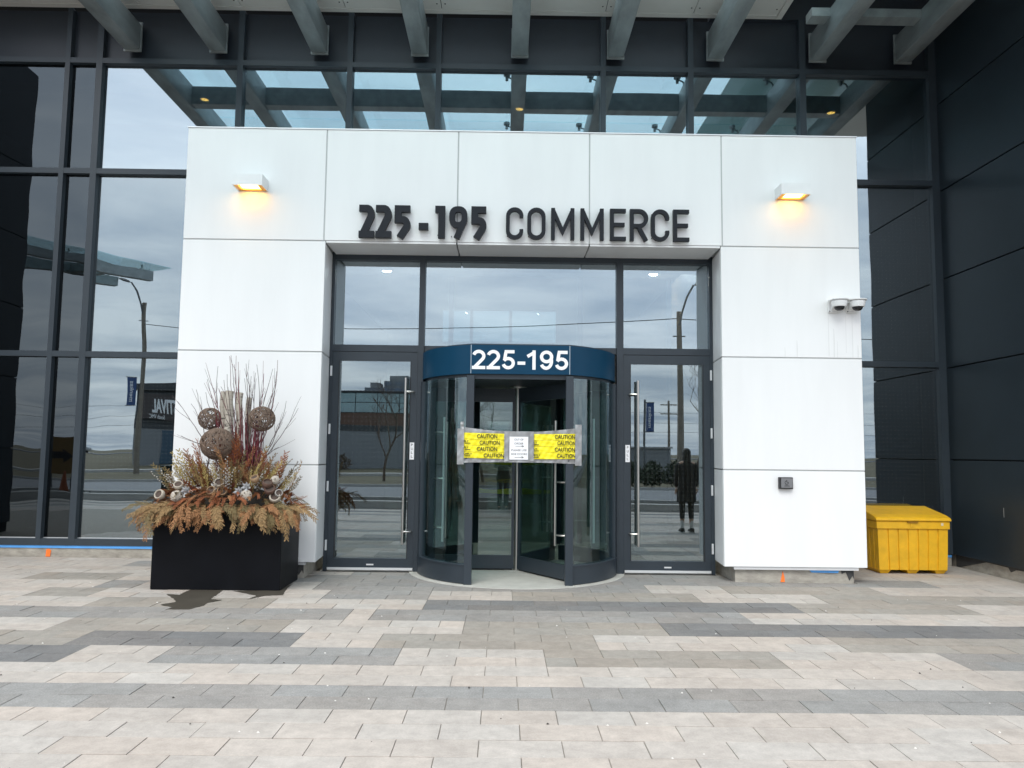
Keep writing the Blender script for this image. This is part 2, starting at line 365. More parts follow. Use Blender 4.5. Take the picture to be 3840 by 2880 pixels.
for k in range(-20, 29):
    j = (k-3)//2
    sg = parse(SEG.get(j, 'L99')); y0, y1 = rowY(k), rowY(k+1)
    if y1 > 11.3: y1 = 11.24
    if y0 > 11.2: continue
    lim = 0.70*max(y1, 0)+1.2 if k >= -6 else 14
    px = -0.555 if k % 2 == 0 else -0.335
    lo = -99
    for c, hi in sg:
        hi_ = hi if hi > 90 else round((hi+0.555)/0.22)*0.22-0.555
        a0, b0 = max(lo, -lim-0.5), min(hi_, lim+0.5); lo = hi_
        n0 = math.floor((a0-px)/0.44)
        x = px+n0*0.44
        while x < b0-0.03:
            a, b = max(x, a0), min(x+0.44, b0); x += 0.44
            if b-a < 0.05: continue
            if b < -lim or a > lim: continue
            xm, ym = (a+b)/2, (y0+y1)/2
            # skip what the portal, wall bases and the door disc cover
            if ym > 9.75 and (2.82 < xm < 4.25 or -3.9 < xm < -2.4): continue
            if ym > 10.27 and -2.33 < xm < 2.75: continue
            if a > 6.3: continue
            if (xm-rc[0])**2+(ym-rc[1])**2 < 1.20**2: continue
            pavers.append((a, b, y0, y1, c))
def paver_shape(mb, a, b, y0, y1, zt, m=0, g=0.0026, ch=0.0012):
    a += g; b -= g; y0 += g; y1 -= g
    v = [(a, y0, -0.05), (b, y0, -0.05), (b, y1, -0.05), (a, y1, -0.05), (a, y0, zt-ch), (b, y0, zt-ch), (b, y1, zt-ch), (a, y1, zt-ch), (a+ch, y0+ch, zt), (b-ch, y0+ch, zt), (b-ch, y1-ch, zt), (a+ch, y1-ch, zt)]
    f = [(0, 1, 5, 4), (1, 2, 6, 5), (2, 3, 7, 6), (3, 0, 4, 7), (4, 5, 9, 8), (5, 6, 10, 9), (6, 7, 11, 10), (7, 4, 8, 11), (8, 9, 10, 11)]
    mb.add(v, f, m)
def in_view(p):
    x, y = (p[0]+p[1])/2, (p[2]+p[3])/2
    if y < 3.0: return -1
    ex = 0 if abs(x) < 0.655*y+0.2 else 1
    return -1 if ex else 1/y
order = sorted(range(len(pavers)), key=lambda i: -in_view(pavers[i]))
shared = {}
field = MB()
for rank, i in enumerate(order):
    a, b, y0, y1, c = pavers[i]; zt = rnd.uniform(-0.0022, 0.0012)
    if rank < 300:
        key = (round(b-a, 2), c)
        if key not in shared:
            q = MB(); paver_shape(q, -(b-a)/2, (b-a)/2, -0.12, 0.12, 0.0); shared[key] = q.mesh('paver', PV[c], fix=False)
        o = link('paver', shared[key], pav); o.location = ((a+b)/2, (y0+y1)/2, zt); o.scale = (1, (y1-y0)/0.24, 1)
        o.rotation_euler = (rnd.uniform(-.003, .003), rnd.uniform(-.002, .002), 0)
    else:
        paver_shape(field, a, b, y0, y1, zt, 'LMGK'.index(c))
tag(field.build('paver_field', [PV[c] for c in 'LMGK'], pav, fix=False), kind='stuff')
# damp run-off in front of the planter
WET = mat('wet_stone', (0.085, 0.075, 0.060), 0.28, var=0.15, vs_=5)
def puddle(pts, label):
    q = [pix(480+p[0]*.6028-30, 1300+p[1]*.6028, 1) for p in pts]
    out = []
    for p in pts:
        d = _F+CR*((450+p[0]*.6028-1920)/FOC)+CU*((1440-(1300+p[1]*.6028))/FOC); t = -EYE/d.z
        out.append(((d*t).x, (d*t).y))
    fine = []
    for i, p in enumerate(out):
        q2 = out[(i+1) % len(out)]; d = Vector((q2[0]-p[0], q2[1]-p[1])); n = max(1, int(d.length/0.04))
        for k in range(n):
            t = k/n; jx = rnd.uniform(-.008, .008) if k else 0
            fine.append((p[0]+d.x*t+jx, p[1]+d.y*t+rnd.uniform(-.006, .006)))
    tag(MB().prism(fine, 0.0018, 0.0035, 'z').build('water_stain', WET), label, 'puddle', 'damp run-off on the paving')
puddle([(440, 1512), (640, 1516), (600, 1545), (560, 1572), (635, 1577), (545, 1595), (520, 1612), (430, 1636), (285, 1636), (330, 1622), (252, 1606), (345, 1590), (335, 1570), (290, 1540), (370, 1545)], 'dark wet patch spreading over the pavers from the planter front')
puddle([(700, 1520), (985, 1518), (1040, 1490), (1075, 1478), (1030, 1515), (1015, 1545), (900, 1550), (790, 1574), (850, 1550)], 'dark wet strip along the foot of the planter by its right corner')
# grit and litter
peb = MB()
for _ in range(150):
    y = 3.2+8*rnd.random()**1.3; x = rnd.uniform(-.62, .62)*y
    if x > 6.1 or (y > 8.7 and -4 < x < 6): continue
    s = rnd.uniform(.003, .0085); peb.add([(x-s, y, .001), (x, y-s, .001), (x+s*1.4, y, .001), (x, y+s, .001), (x, y, s*1.2)], [(0, 1, 4), (1, 2, 4), (2, 3, 4), (3, 0, 4)], rnd.choice((0, 0, 1)))
tag(peb.build('grit', [mat('pale_grit', (0.62, 0.6, 0.56), .9), mat('dark_grit', (0.05, .045, .04), .9)]), 'small loose stones scattered on the pavers', 'grit', kind='stuff')

# ================================================================== BUILDING
# ---- white portal
po = thing('entrance_portal', (0.2, 9.7, 0), 'white panelled entrance portal framing the doors', 'portal')
XJ = [-4.01, -2.27, -0.62, 1.03, 2.69, 4.40]; ZJ = [0.19, 1.35, 2.73, 4.12, 5.545]
g = 0.008
def panel(x0, x1, y0, y1, z0, z1): return box('panel', x0, x1, y0, y1, z0, z1, WHITE, po, bevel=0.003)
for i in range(5):
    gl = 0 if i == 0 else g; gr = 0 if i == 4 else g
    panel(XJ[i]+gl, XJ[i+1]-gr, 9.60, 9.64, ZJ[3]+g, ZJ[4])
for (x0, x1) in ((XJ[0], XJ[1]+0.02), (XJ[4]-0.02, XJ[5])):
    for k in range(3): panel(x0, x1, 9.60, 9.64, ZJ[k]+(g if k else 0), ZJ[k+1]-g)
for sg in (-1, 1):            # jamb returns, splayed a little
    xf, xb_ = (-2.25, -2.288) if sg < 0 else (2.67, 2.716)
    for k in range(3):
        q = MB(); z0, z1 = ZJ[k]+(g if k else 0), (ZJ[k+1]-g) if k < 2 else 4.095
        q.prism([(xf, 9.648), (xb_, 10.20), (xb_+sg*.04, 10.20), (xf+sg*.04, 9.648)], z0, z1, 'z'); q.build('panel', WHITE, po, bevel=.003)
sx = [-2.243, -0.62, 1.03, 2.663]
for i in range(3): panel(sx[i]+(g if i else 0), sx[i+1]-(g if i < 2 else 0), 9.606, 10.20, 4.098, 4.124)
for (xa, xb) in ((-4.01, -3.97), (4.36, 4.40)):            # outer returns
    for k in range(4): panel(xa, xb, 9.648, 11.20, ZJ[k]+(g if k else 0), ZJ[k+1]-g)
bk = MB()
bk.box(-3.965, -2.335, 9.6415, 11.20, 0.20, 4.13); bk.box(2.762, 4.355, 9.6415, 11.20, 0.20, 4.13); bk.box(-3.965, 4.355, 9.6415, 11.20, 4.13, 5.50)
bk.build('backing', WHITE2, po)
for x in XJ[1:5]: box('joint_strip', x-g+.0005, x+g-.0005, 9.606, 9.6405, ZJ[3]+g, ZJ[4]-.002, WHITE2, po)
for (x0, x1) in ((XJ[0]+.002, XJ[1]+.018), (XJ[4]-.018, XJ[5]-.002)):
    for k in (1, 2, 3): box('joint_strip', x0, x1, 9.609, 9.6405, ZJ[k]-g+.0005, ZJ[k]+g-.0005, WHITE2, po)
box('coping', -4.02, 4.41, 9.592, 11.2, 5.547, 5.56, ALU, po)
for (x0, x1) in ((-3.9, -2.37), (2.79, 4.30)): box('flashing', x0, x1, 9.615, 9.66, 0.155, 0.186, ALU, po)
for (x0, x1) in ((-3.88, -2.395), (2.815, 4.26)):
    b = box('concrete_base', x0, x1, 9.66, 11.2, -0.02, 0.19, CONC, po)
    MB().prism([(x0+.55 if x0 > 0 else x0+.5, 0.006), (x0+.60, 0.006), (x0+.595, 0.07), (x0+.578, 0.135), (x0+.565, 0.08)], 9.652, 9.662, 'y').build('paint_mark', ORANGE, b)
    MB().prism([(x1-.55, .155), (x1-.52, .125), (x1-.2, .12), (x1-.18, .158)], 9.645, 9.658, 'y').build('membrane_strip', BLUE, b)
    MB().prism([(x1-.16, .16), (x1-.15, .11), (x1-.1, .13), (x1-.06, .03), (x1-.02, .09), (x1-.004, .05), (x1-.004, .16)], 9.654, 9.661, 'y').build('membrane_patch', STAIN, b)
# weep stains under the cameras
DIRT = mat('grey_runoff', (0.715, 0.72, 0.715), 0.6, var=0.03)
for x, za, zb, wd in ((3.995, 3.28, 2.76, .010), (4.06, 3.10, 2.745, .016), (4.10, 2.95, 2.745, .009), (4.21, 3.27, 2.80, .007), (4.29, 3.28, 2.745, .010), (4.355, 2.90, 2.745, .014), (3.6, 2.95, 2.745, .012), (3.45, 2.86, 2.745, .009)):
    MB().prism([(x-wd*.3, za), (x+wd*.2, za), (x+wd*.6, (za+zb)/2), (x+wd*.4, zb), (x-wd*.5, zb), (x-wd*.4, (za+zb)/2+.05)], 9.5988, 9.5999, 'y').build('runoff_streak', DIRT, po)
# ---- curtain wall
cw = thing('curtain_wall', (-1, 11.3, 0), 'charcoal framed glass curtain wall behind the portal', 'curtain wall')
MX = [(-9.0, .09), (-6.5, .07), (-6.035, .09), (-3.966, .085), (-2.35, .08), (-1.04, .08), (1.40, .08), (2.70, .08), (4.366, .09), (6.30, .11)]
TZ = [(7.22, .078), (5.545, .08), (2.86, .08)]
for x, wd in MX:
    if -3.9 < x < 4.3: box('mullion', x-wd/2, x+wd/2, 11.20, 11.36, 5.40, 8.02, FRAME, cw)
    else: box('mullion', x-wd/2, x+wd/2, 11.20, 11.36, 0.165, 8.02, FRAME, cw)
for i in range(len(MX)-1):
    x0 = MX[i][0]+MX[i][1]/2; x1 = MX[i+1][0]-MX[i+1][1]/2; dark = MX[i+1][0] < -6.0; mid = MX[i][0] > -4 and MX[i+1][0] < 4.4
    for z, h in TZ:
        if mid and z < 5.6: continue
        box('transom', x0, x1, 11.203, 11.36, z-h/2, z+h/2, FRAME, cw)
    box('spandrel_panel', x0, x1, 11.30, 11.33, 7.259, 8.02, SPAND, cw)
    box('pane', x0, x1, 11.285, 11.297, 5.585 if not mid else 5.40, 7.181, G_DARK if dark else G_TOP, cw)
    if not mid:
        box('pane', x0, x1, 11.285, 11.297, 2.90, 5.505, G_DARK if dark else G_WIN, cw)
        box('pane', x0, x1, 11.285, 11.297, 0.256, 2.82, G_DARK if dark else G_WIN, cw)
        box('sill', x0, x1, 11.203, 11.36, 0.163, 0.256, FRAME, cw)
        if dark or x0 < -4:
            box('glazing_gasket', x0+.002, x1-.002, 11.270, 11.284, 0.257, 0.266, ALU, cw)
for (x0, x1) in ((-9.0, -4.02), (4.41, 6.34)):
    b = box('concrete_kerb', x0, x1, 11.225, 11.5, -0.02, 0.125, CONC, cw)
    box('membrane_strip', x0, x1, 11.212, 11.5, 0.1255, 0.162, BLUE, b)
    if x0 < 0: MB().prism([(-6.385, .006), (-6.325, .006), (-6.315, .09), (-6.34, .112), (-6.38, .105)], 11.216, 11.226, 'y').build('paint_mark', ORANGE, b)
# ---- right wall of dark panels
rw = thing('panel_wall', (6.6, 10, 0), 'tall wall of near-black metal panels right of the entrance', 'wall')
RZ = [0.175, 1.497, 2.805, 4.108, 5.412, 6.722, 8.6]
for k in range(6): box('panel', 6.35, 6.39, 9.13, 11.19, RZ[k]+(0.009 if k else 0), RZ[k+1]-0.009, DARKP, rw, bevel=0.002)
for k in range(6): box('panel', 6.392, 14, 9.09, 9.13, RZ[k]+(0.009 if k else 0), RZ[k+1]-0.009, DARKP, rw, bevel=0.002)
MB().box(6.395, 14, 9.135, 12, 0.17, 8.6).build('backing', GAP, rw)
box('scratch', 6.3485, 6.3497, 10.02, 10.024, .78, .90, ALU, rw); box('corner_post', 6.352, 6.395, 11.192, 11.37, 0.17, 8.02, FRAME, rw)
b = box('concrete_base', 6.40, 14, 9.15, 11.6, -0.02, 0.17, CONC, rw)
MB().prism([(9.2, .168), (9.4, .165), (9.9, .14), (10.0, .10), (10.05, .15), (10.5, .155), (10.9, .06), (11.1, .01), (11.2, .0), (11.2, .168)], 6.392, 6.402, 'x').build('membrane_patch', STAIN, b)
# ---- left wing (seen only in the reflections)
lw = thing('wing_wall', (-9.2, 9, 0), 'dark panel-clad wing left of the curtain wall', 'wall')
for k in range(6): box('panel', -9.04, -9.0, 8.0, 11.19, RZ[k]+(0.009 if k else 0), RZ[k+1]-0.009, DARKP, lw)
for k in range(6): box('panel', -16, -9.04, 7.96, 8.0, RZ[k]+(0.009 if k else 0), RZ[k+1]-0.009, DARKP, lw)
MB().box(-16, -9.05, 8.005, 12, 0.0, 8.6).build('backing', GAP, lw)
# ---- soffit
sf = thing('soffit', (0, 10.8, 8.0), 'pale grey panelled soffit under the roof edge', 'soffit')
SXJ = [-9.0, -7.0, -5.45, -3.95, -2.42, -1.0, 1.42, 2.72, 3.97]
for i in range(len(SXJ)-1):
    o = box('panel', SXJ[i]+.006, SXJ[i+1]-.006, 10.30, 11.10, 8.03, 8.05, SOFF, sf)
    for sxx in (SXJ[i]+.06, SXJ[i+1]-.06): MB().lathe([(.012, 8.026), (.012, 8.032)], (sxx, 10.95, 0), 8).build('screw', GAP, o)
box('edge_trim', -9.0, 3.97, 11.105, 11.20, 8.022, 8.05, SOFF, sf)
box('edge_trim', 3.975, 4.06, 10.30, 11.20, 8.02, 8.42, SOFF, sf)
box('upper_panel', 4.065, 14, 6.2, 11.20, 8.40, 8.42, SOFF, sf)
box('backing', -9.0, 14, 9.9 if False else 10.32, 12.2, 8.43, 8.7, GAP, sf)
box('return_panel', 3.0, 14, 11.203, 11.36, 8.021, 8.40, SPAND, sf)
# ---- glass canopy on steel beams
ca = thing('glass_canopy', (0, 8.5, 7.36), 'glass canopy on galvanised steel beams over the entrance', 'canopy')
BX = [-5.55, -4.29, -2.80, -1.32, 0.16, 1.58, 3.06, 4.585, 5.857]
for x in BX:
    b = box('beam', x-.12, x+.12, 5.6, 11.17, 7.37, 7.76, STEEL, ca, bevel=0.022, seg=2, smooth=True)
    box('end_plate', x-.128, x+.128, 11.172, 11.20, 7.352, 7.80, STEEL, b)
for i in range(len(BX)-1):
    for y in (9.30, 6.3): box('cross_beam', BX[i]+.121, BX[i+1]-.121, y, y+.20, 7.42, 7.73, STEEL, ca)
box('cross_beam', 4.20, 4.464, 10.40, 10.62, 7.62, 7.74, STEEL, ca); box('cross_beam', 4.706, 5.736, 10.40, 10.62, 7.62, 7.74, STEEL, ca)
for i in range(len(BX)-1):
    xa = BX[i]-(.12 if i == 0 else -.008); xb = BX[i+1]+(.12 if i == len(BX)-2 else -.008)
    for (ya, yb) in ((5.35, 7.70), (7.716, 10.26)): box('glass_panel', xa, xb, ya, yb, 7.955, 7.977, G_CAN, ca)
for x in BX[1:]:
    for y in (9.68, 7.66, 5.8):
        f = MB(); f.tube([(x-.05, y, 7.76), (x-.09, y, 7.86), (x-.17, y+.02, 7.88)], [.016, .016, .014], 6)
        f.lathe([(0.0, 7.82), (.026, 7.822), (.026, 7.90), (.06, 7.905), (.06, 7.953), (0, 7.954)], (x-.19, y+.02, 0), 10)
        f.build('glass_fitting', STEEL, ca, smooth=True)

# ---- entrance frame and transom windows
KS, DY = 1.018, 0.18
def set_back(t):
    '''move a thing drawn on the plane y = 10.0 back to y = 10.18, scaled about eye height'''
    for o in t.children_recursive:
        for v in o.data.vertices: v.co = (v.co.x*KS, v.co.y+DY, max(EYE+(v.co.z-EYE)*KS, 0.001))
    t.location = (t.location.x*KS, t.location.y+DY, 0); PINV[t.name] = Matrix.Translation(-t.location)
    for o in t.children: o.matrix_parent_inverse = PINV[t.name]
ef = thing('entrance_screen', (0.2, 10.06, 0), 'charcoal door frame with three transom windows above the doors', 'glazed screen')
box('header', -2.248, 2.668, 10.0, 10.12, 3.985, 4.15, DOORF, ef)
for (xa, xb) in ((-2.248, -2.205), (2.625, 2.668)): box('jamb', xa, xb, 10.0, 10.12, 0.0, 3.984, DOORF, ef)
for (xa, xb) in ((-1.114, -1.041), (1.428, 1.513)): box('mullion', xa, xb, 9.985, 10.12, 0.0, 3.984, DOORF, ef)
for (xa, xb) in ((-2.204, -1.115), (1.514, 2.624)): box('transom', xa, xb, 10.0, 10.12, 2.795, 2.88, DOORF, ef)
box('transom', -1.04, 1.427, 10.02, 10.12, 2.80, 2.88, DOORF, ef)
for (xa, xb) in ((-2.204, -1.115), (-1.04, 1.427), (1.514, 2.624)): box('pane', xa, xb, 10.05, 10.062, 2.881, 3.984, G_TRAN, ef)
set_back(ef)
# ---- side doors
def door(x0, x1, hinge, label):
    """leaf between x0 and x1; hinge -1 left / +1 right; built closed, then swung a little about the hinge"""
    hx = x1 if hinge > 0 else x0
    t = thing('side_door', (hx, 10.03, 0), label, 'door', 'glazed side doors')
    ya, yb = 9.998, 10.055; st = .092
    box('stile', x0, x0+st, ya, yb, .045, 2.788, DOORF, t); box('stile', x1-st, x1, ya, yb, .045, 2.788, DOORF, t)
    lr = box('rail', x0+st, x1-st, ya, yb, .045, .19, DOORF, t); box('rail', x0+st, x1-st, ya, yb, 2.675, 2.788, DOORF, t)
    xm = (x0+x1)/2
    box('maker_plate', xm-.045, xm+.045, ya-.003, ya-.0005, .106, .124, ALU, lr)
    box('pane', x0+st, x1-st, 10.024, 10.036, .19, 2.675, G_DOOR, t)
    box('gasket', x0+st-.008, x0+st, ya-.004, ya-.0006, .19, 2.675, RUBBER, t); box('gasket', x1-st, x1-st+.008, ya-.004, ya-.0006, .19, 2.675, RUBBER, t)
    box('sweep_strip', x0+.01, x1-.01, ya-.014, ya-.002, .048, .078, ALU, t)
    hx2 = x0+st+.078 if hinge > 0 else x1-st-.045
    sgn = -1 if hinge > 0 else 1
    h = MB().tube([(hx2, ya-.075, .375), (hx2, ya-.075, 2.455)], .0165, 14).build('handle', BRUSH, t, smooth=True)
    for z in (.53, 2.28):
        MB().tube([(hx2, ya-.075, z), (hx2+sgn*.07, ya-.070, z), (hx2+sgn*.095, ya-.055, z), (hx2+sgn*.10, ya-.001, z)], .0115, 8).build('standoff', BRUSH, h, smooth=True)
    for z in (.35, 1.08, 1.80, 2.54):
        e = x1 if hinge > 0 else x0
        box('hinge', e-.012+.012*hinge, e+.012+.012*hinge, ya-.016, ya+.01, z-.065, z+.065, ALU, t, bevel=.003)
    px = x0+.022 if hinge > 0 else x1-.022-.056
    pl = box('pull_label', px, px+.056, ya-.003, ya-.0005, 1.425, 1.64, PAPER, t)
    for k, ch in enumerate('PULL'): text_mesh('letter', ch, px+.018, px+.040, 1.595-k*.049, 1.625-k*.049, ya-.0036, .0004, INK, pl)
    set_back(t)
    return t
dl = door(-2.202, -1.117, -1, 'glazed door with long bar handle beside the planter')
dr = door(1.516, 2.622, 1, 'glazed door with long bar handle below the wall cameras')
# ---- revolving door
rv = thing('revolving_door', (rc[0], rc[1], 0), 'round revolving door with navy fascia numbered 225-195', 'revolving door')
PA = 26.6
disc = MB().lathe([(1.385, -.03), (1.385, .004), (1.375, .0055), (0, .0055)], (rc[0], rc[1], 0), 72).build('floor_disc', DISC, rv)
MB().lathe([(.17, .0057), (.17, .011), (0, .011)], (rc[0], rc[1], 0), 24).build('pivot_plate', DISC, disc)
for s in (-1, 1):
    MB().arcwall(rc, 1.222, 1.292, s*(PA+2.5), s*77, .012, .215, 28).build('base_rail', DOORF, rv, smooth=True)
    MB().arcwall(rc, 1.222, 1.292, s*92, s*150, .012, .215, 24).build('base_rail', DOORF, rv, smooth=True)
    MB().arcwall(rc, 1.205, 1.302, s*(PA+2.0), s*77, .2151, .232, 24).build('base_trim', DOORF, rv, smooth=True)
    MB().arcwall(rc, 1.243, 1.255, s*(PA+2.5), s*76, .2325, 2.415, 28).build('curved_pane', G_REV, rv, smooth=True)
    MB().arcwall(rc, 1.243, 1.255, s*92, s*150, .2325, 2.415, 28).build('curved_pane', G_REV, rv, smooth=True)
    for a, w2, d2 in ((PA, .045, .052), (75, .04, .05), (94, .04, .05), (151, .045, .05)):
        if a == PA:
            x = rc[0]+s*.585; y = rc[1]-1.115
            box('post', x-w2, x+w2, y-d2, y+d2, .006, 2.43, DOORF, rv, bevel=.004)
        else:
            MB().arcwall(rc, 1.205, 1.29, s*(a-2.6), s*(a+2.6), .233, 2.415, 4).build('post', DOORF, rv)
    MB().tube([(rc[0]+math.sin(s*R(50))*1.19, rc[1]-math.cos(s*R(50))*1.19, .45), (rc[0]+math.sin(s*R(50))*1.19, rc[1]-math.cos(s*R(50))*1.19, 1.95)], .014, 8).build('guard_bar', ALU, rv, smooth=True)
# drum: flat front facet, curved sides
ring = []
n = 64
for i in range(n+1):
    a = -180+360*i/n
    if -27.5 < a < 27.5: continue
    ring.append(a)
def drum(r):
    pts = [(rc[0]+r*math.sin(R(a)), rc[1]-r*math.cos(R(a))) for a in ring if a <= -27.5]
    pts += [(rc[0]+r*math.sin(R(-27.4)), rc[1]-r*math.cos(R(27.4))), (rc[0]+r*math.sin(R(27.4)), rc[1]-r*math.cos(R(27.4)))]
    pts += [(rc[0]+r*math.sin(R(a)), rc[1]-r*math.cos(R(a))) for a in ring if a >= 27.5]
    return pts[:-1]
fas = MB().prism(drum(1.268), 2.452, 2.798, 'z').build('fascia', NAVY, rv, smooth=True, ang=9)
fy = rc[1]-1.268*math.cos(R(27.4))
MB().prism(drum(1.225), 2.395, 2.4515, 'z').build('soffit_ring', DOORF, rv)
MB().prism(drum(1.25), 2.799, 2.812, 'z').build('roof_plate', DOORF, rv)
for x in (-.405, .765): box('joint', x-.004, x+.004, fy-.0022, fy-.0004, 2.455, 2.796, mat('pale_joint', (.35, .42, .48), .6), fas)
nh, nw, nt_ = .230, .158, .0385
def numeral(ch):
    if ch == '2': return [arc(nw/2, nh-nw*.47, nw/2-nt_/2, nw*.47-nt_/2, 165, -38, 12)+[(nt_*.72, nt_*.5)], [(0, nt_*.48), (nw, nt_*.48)]]
    if ch == '5': return [[(nw*.20, nh-nt_/2), (nw*.94, nh-nt_/2)], [(nw*.30, nh-nt_*.6), (nw*.20, nh*.46)], arc(nw*.48, nh*.325, nw*.5-nt_/2, nh*.325-nt_/2, 148, -165, 16)]
    if ch == '9': return [tuple(arc(nw/2, nh*.67, nw/2-nt_/2, nh*.33-nt_/2, 0, 345, 23)), arc(nw*.47, nh*.44, nw*.52-nt_/2, nh*.44-nt_/2, 25, -150, 14)]
    if ch == '1': return [[(nw*.60, 0), (nw*.60, nh)], [(nw*.56, nh*.86), (nw*.10, nh*.68)]]
    return [[(nw*.10, nh*.33), (nw*.68, nh*.33)]]
for ch, x in zip('225-195', (-.393, -.220, -.040, .130, .246, .410, .590)):
    q = MB()
    for i, st_ in enumerate(numeral(ch)): ribbon(q, list(st_), nt_, fy-.004-.0005*i, fy-.0008, isinstance(st_, tuple), x, 2.507)
    q.build('numeral', VINYL, fas)
# wings
POLE = MB().tube([(rc[0], rc[1], .012), (rc[0], rc[1], 2.394)], .034, 16).build('pole', BRUSH, rv, smooth=True)
MB().lathe([(.11, 2.37), (.11, 2.392), (0, 2.393)], (rc[0], rc[1], 0), 20).build('collar', BRUSH, POLE)
def wing(ang, label):
    c, s = math.cos(R(ang)), math.sin(R(ang)); T = Matrix.Translation((rc[0], rc[1], 0)) @ Matrix.Rotation(R(ang), 4, 'Z')
    def bx(name, m, x0, x1, y0, y1, z0, z1, par):
        mb = MB().box(x0, x1, y0, y1, z0, z1); mb.v = [tuple(T @ Vector(q)) for q in mb.v]; return mb.build(name, m, par)
    fr = MB(); fr.box(.038, 1.165, -.022, .022, .03, .20); fr.box(.038, 1.165, -.022, .022, 2.19, 2.37); fr.box(1.085, 1.165, -.021, .021, .2002, 2.1898); fr.box(.038, .075, -.021, .021, .2002, 2.1898)
    fr.v = [tuple(T @ Vector(q)) for q in fr.v]; w_ = fr.build('wing', DOORF, rv); w_['label'] = label
    bx('pane', G_REV, .0755, 1.0845, -.006, .006, .2005, 2.1895, w_)
    bx('brush_seal', RUBBER, .06, 1.19, -.006, .006, .012, .0295, w_); bx('brush_seal', RUBBER, 1.1655, 1.20, -.006, .006, .0297, 2.37, w_)
    for sd_ in (-1, 1):
        q = MB(); q.tube([(.93, sd_*.075, .42), (.93, sd_*.075, 1.92)], .0155, 12)
        for z in (.55, 1.18, 1.78): q.tube([(.93, sd_*.075, z), (1.01, sd_*.075, z), (1.05, sd_*.065, z), (1.09, sd_*.022, z)], .0105, 8)
        q.v = [tuple(T @ Vector(p)) for p in q.v]; q.build('handle', BRUSH, w_, smooth=True)
wing(180, 'glazed wing pointing at the side door by the planter'); wing(-57, 'glazed wing pointing out at the paving'); wing(62, 'glazed wing pointing into the lobby')

# ---- caution barrier across the revolving door
by = rc[1]-1.115-.052-.012
cbn = thing('caution_barrier', (.18, by, 1.45), 'grey duct tape and yellow caution strips stretched across the revolving door', 'barrier')
def sheet(name, x0, x1, z0f, z1f, y, m, parent, nx=28, nz_=4, wr=.004, th=.0012):
    """wrinkled taped strip with thickness; z0f,z1f give lower and upper edge over x"""
    v = []; f = []
    for side in (0, 1):
        for i in range(nx+1):
            x = x0+(x1-x0)*i/nx
            for k in range(nz_+1):
                z = z0f(x)+(z1f(x)-z0f(x))*k/nz_
                yy = y+wr*math.sin(x*37+z*21)+wr*.7*math.sin(x*83-z*60)+wr*.5*math.sin(x*19+z*130)
                v.append((x, yy+side*th, z))
    W = nz_+1; o = (nx+1)*W
    for i in range(nx):
        for k in range(nz_):
            a = i*W+k; f.append((a, a+W, a+W+1, a+1)); f.append((o+a, o+a+1, o+a+W+1, o+a+W))
    for i in range(nx):
        a = i*W; f.append((a, o+a, o+a+W, a+W)); a = i*W+nz_; f.append((a, a+W, o+a+W, o+a))
    for k in range(nz_):
        a = k; f.append((a, a+1, o+a+1, o+a)); a = nx*W+k; f.append((a, o+a, o+a+1, a+1))
    return MB().add(v, f).build(name, m, parent, smooth=True)
sagf = lambda x: .045*(1-min(1, abs((x-.18)/.62))**2)
sheet('backing_tape', -.475, .835, lambda x: 1.405+.25*sagf(x), lambda x: 1.815-sagf(x), by, DUCT, cbn, 60, 12, .008)
for k in range(4):
    zb = 1.462+.0735*k
    for (xa, xb, tx) in ((-.472, .004, ((.16, .44), (.10, .44), (.15, .44), (.12, .42))[k]), (.324, .833, ((.22, .44), (.28, .5), (.30, .5), (.26, .5))[k])):
        q = sheet('caution_strip', xa, xb, lambda x: zb-.18*sagf(x), lambda x: zb+.071-.18*sagf(x), by-.014-.0016*(k % 2), TAPE, cbn, 40, 5, .0042)
        W = xb-xa
        sh = (.205, .125, .155, .125)[k] if xa < 0 else (.17+.10, .245, .275, .245)[k]
        a = xa+sh+(.03 if xa < 0 else .02); b = min(a+.235, xb-.004)
        body = 'CAUTION' if b-a > .2 else 'CAUTIO'
        zt = -.18*sagf((a+b)/2)
        text_mesh('lettering', body, a, b, zb+.012+zt, zb+.060+zt, by-.0262, .0006, INK, q, bold=.018)
        if k != 3:
            l0 = xa+.004; body2 = ('UPPLY' if k == 0 else 'PLY')
            text_mesh('lettering', body2, l0, l0+(.095 if k == 0 else .055), zb+.034-.18*sagf(l0), zb+.058-.18*sagf(l0), by-.0262, .0006, INK, q, bold=.02)
            box('small_print', l0+.01, l0+.075, by-.0265, by-.0259, zb+.018-.18*sagf(l0), zb+.026-.18*sagf(l0), INK, q)
for (xa, xb, za, zb) in ((-.545, -.468, 1.385, 1.80), (.826, .90, 1.385, 1.86), (-.51, -.475, 1.79, 1.88)):
    sheet('end_tape', xa, xb, lambda x: za, lambda x: zb, by-.036, DUCT, cbn, 8, 14, .0045)
sheet('centre_tape', .0, .345, lambda x: 1.415, lambda x: 1.775, by-.037, DUCT, cbn, 16, 12, .0045)
for x in (.012, .30): sheet('edge_tape', x, x+.04, lambda x: 1.43, lambda x: 1.76, by-.044, DUCT, cbn, 6, 10, .003)
pn = thing('paper_notice', (.17, by-.046, 1.447), 'white paper notice reading OUT OF ORDER taped to the barrier', 'notice')
box('sheet', .062, .278, by-.0475, by-.0465, 1.447, 1.712, PAPER, pn)
TY = by-.0481
for body, xa, xb, z in (('OUT OF', .118, .224, 1.668), ('ORDER', .118, .224, 1.622), ('PLEASE USE', .084, .262, 1.545), ('SIDE DOORS', .080, .266, 1.500)):
    text_mesh('lettering', body, xa, xb, z, z+.022, TY, .0005, INK, pn, bold=.004)
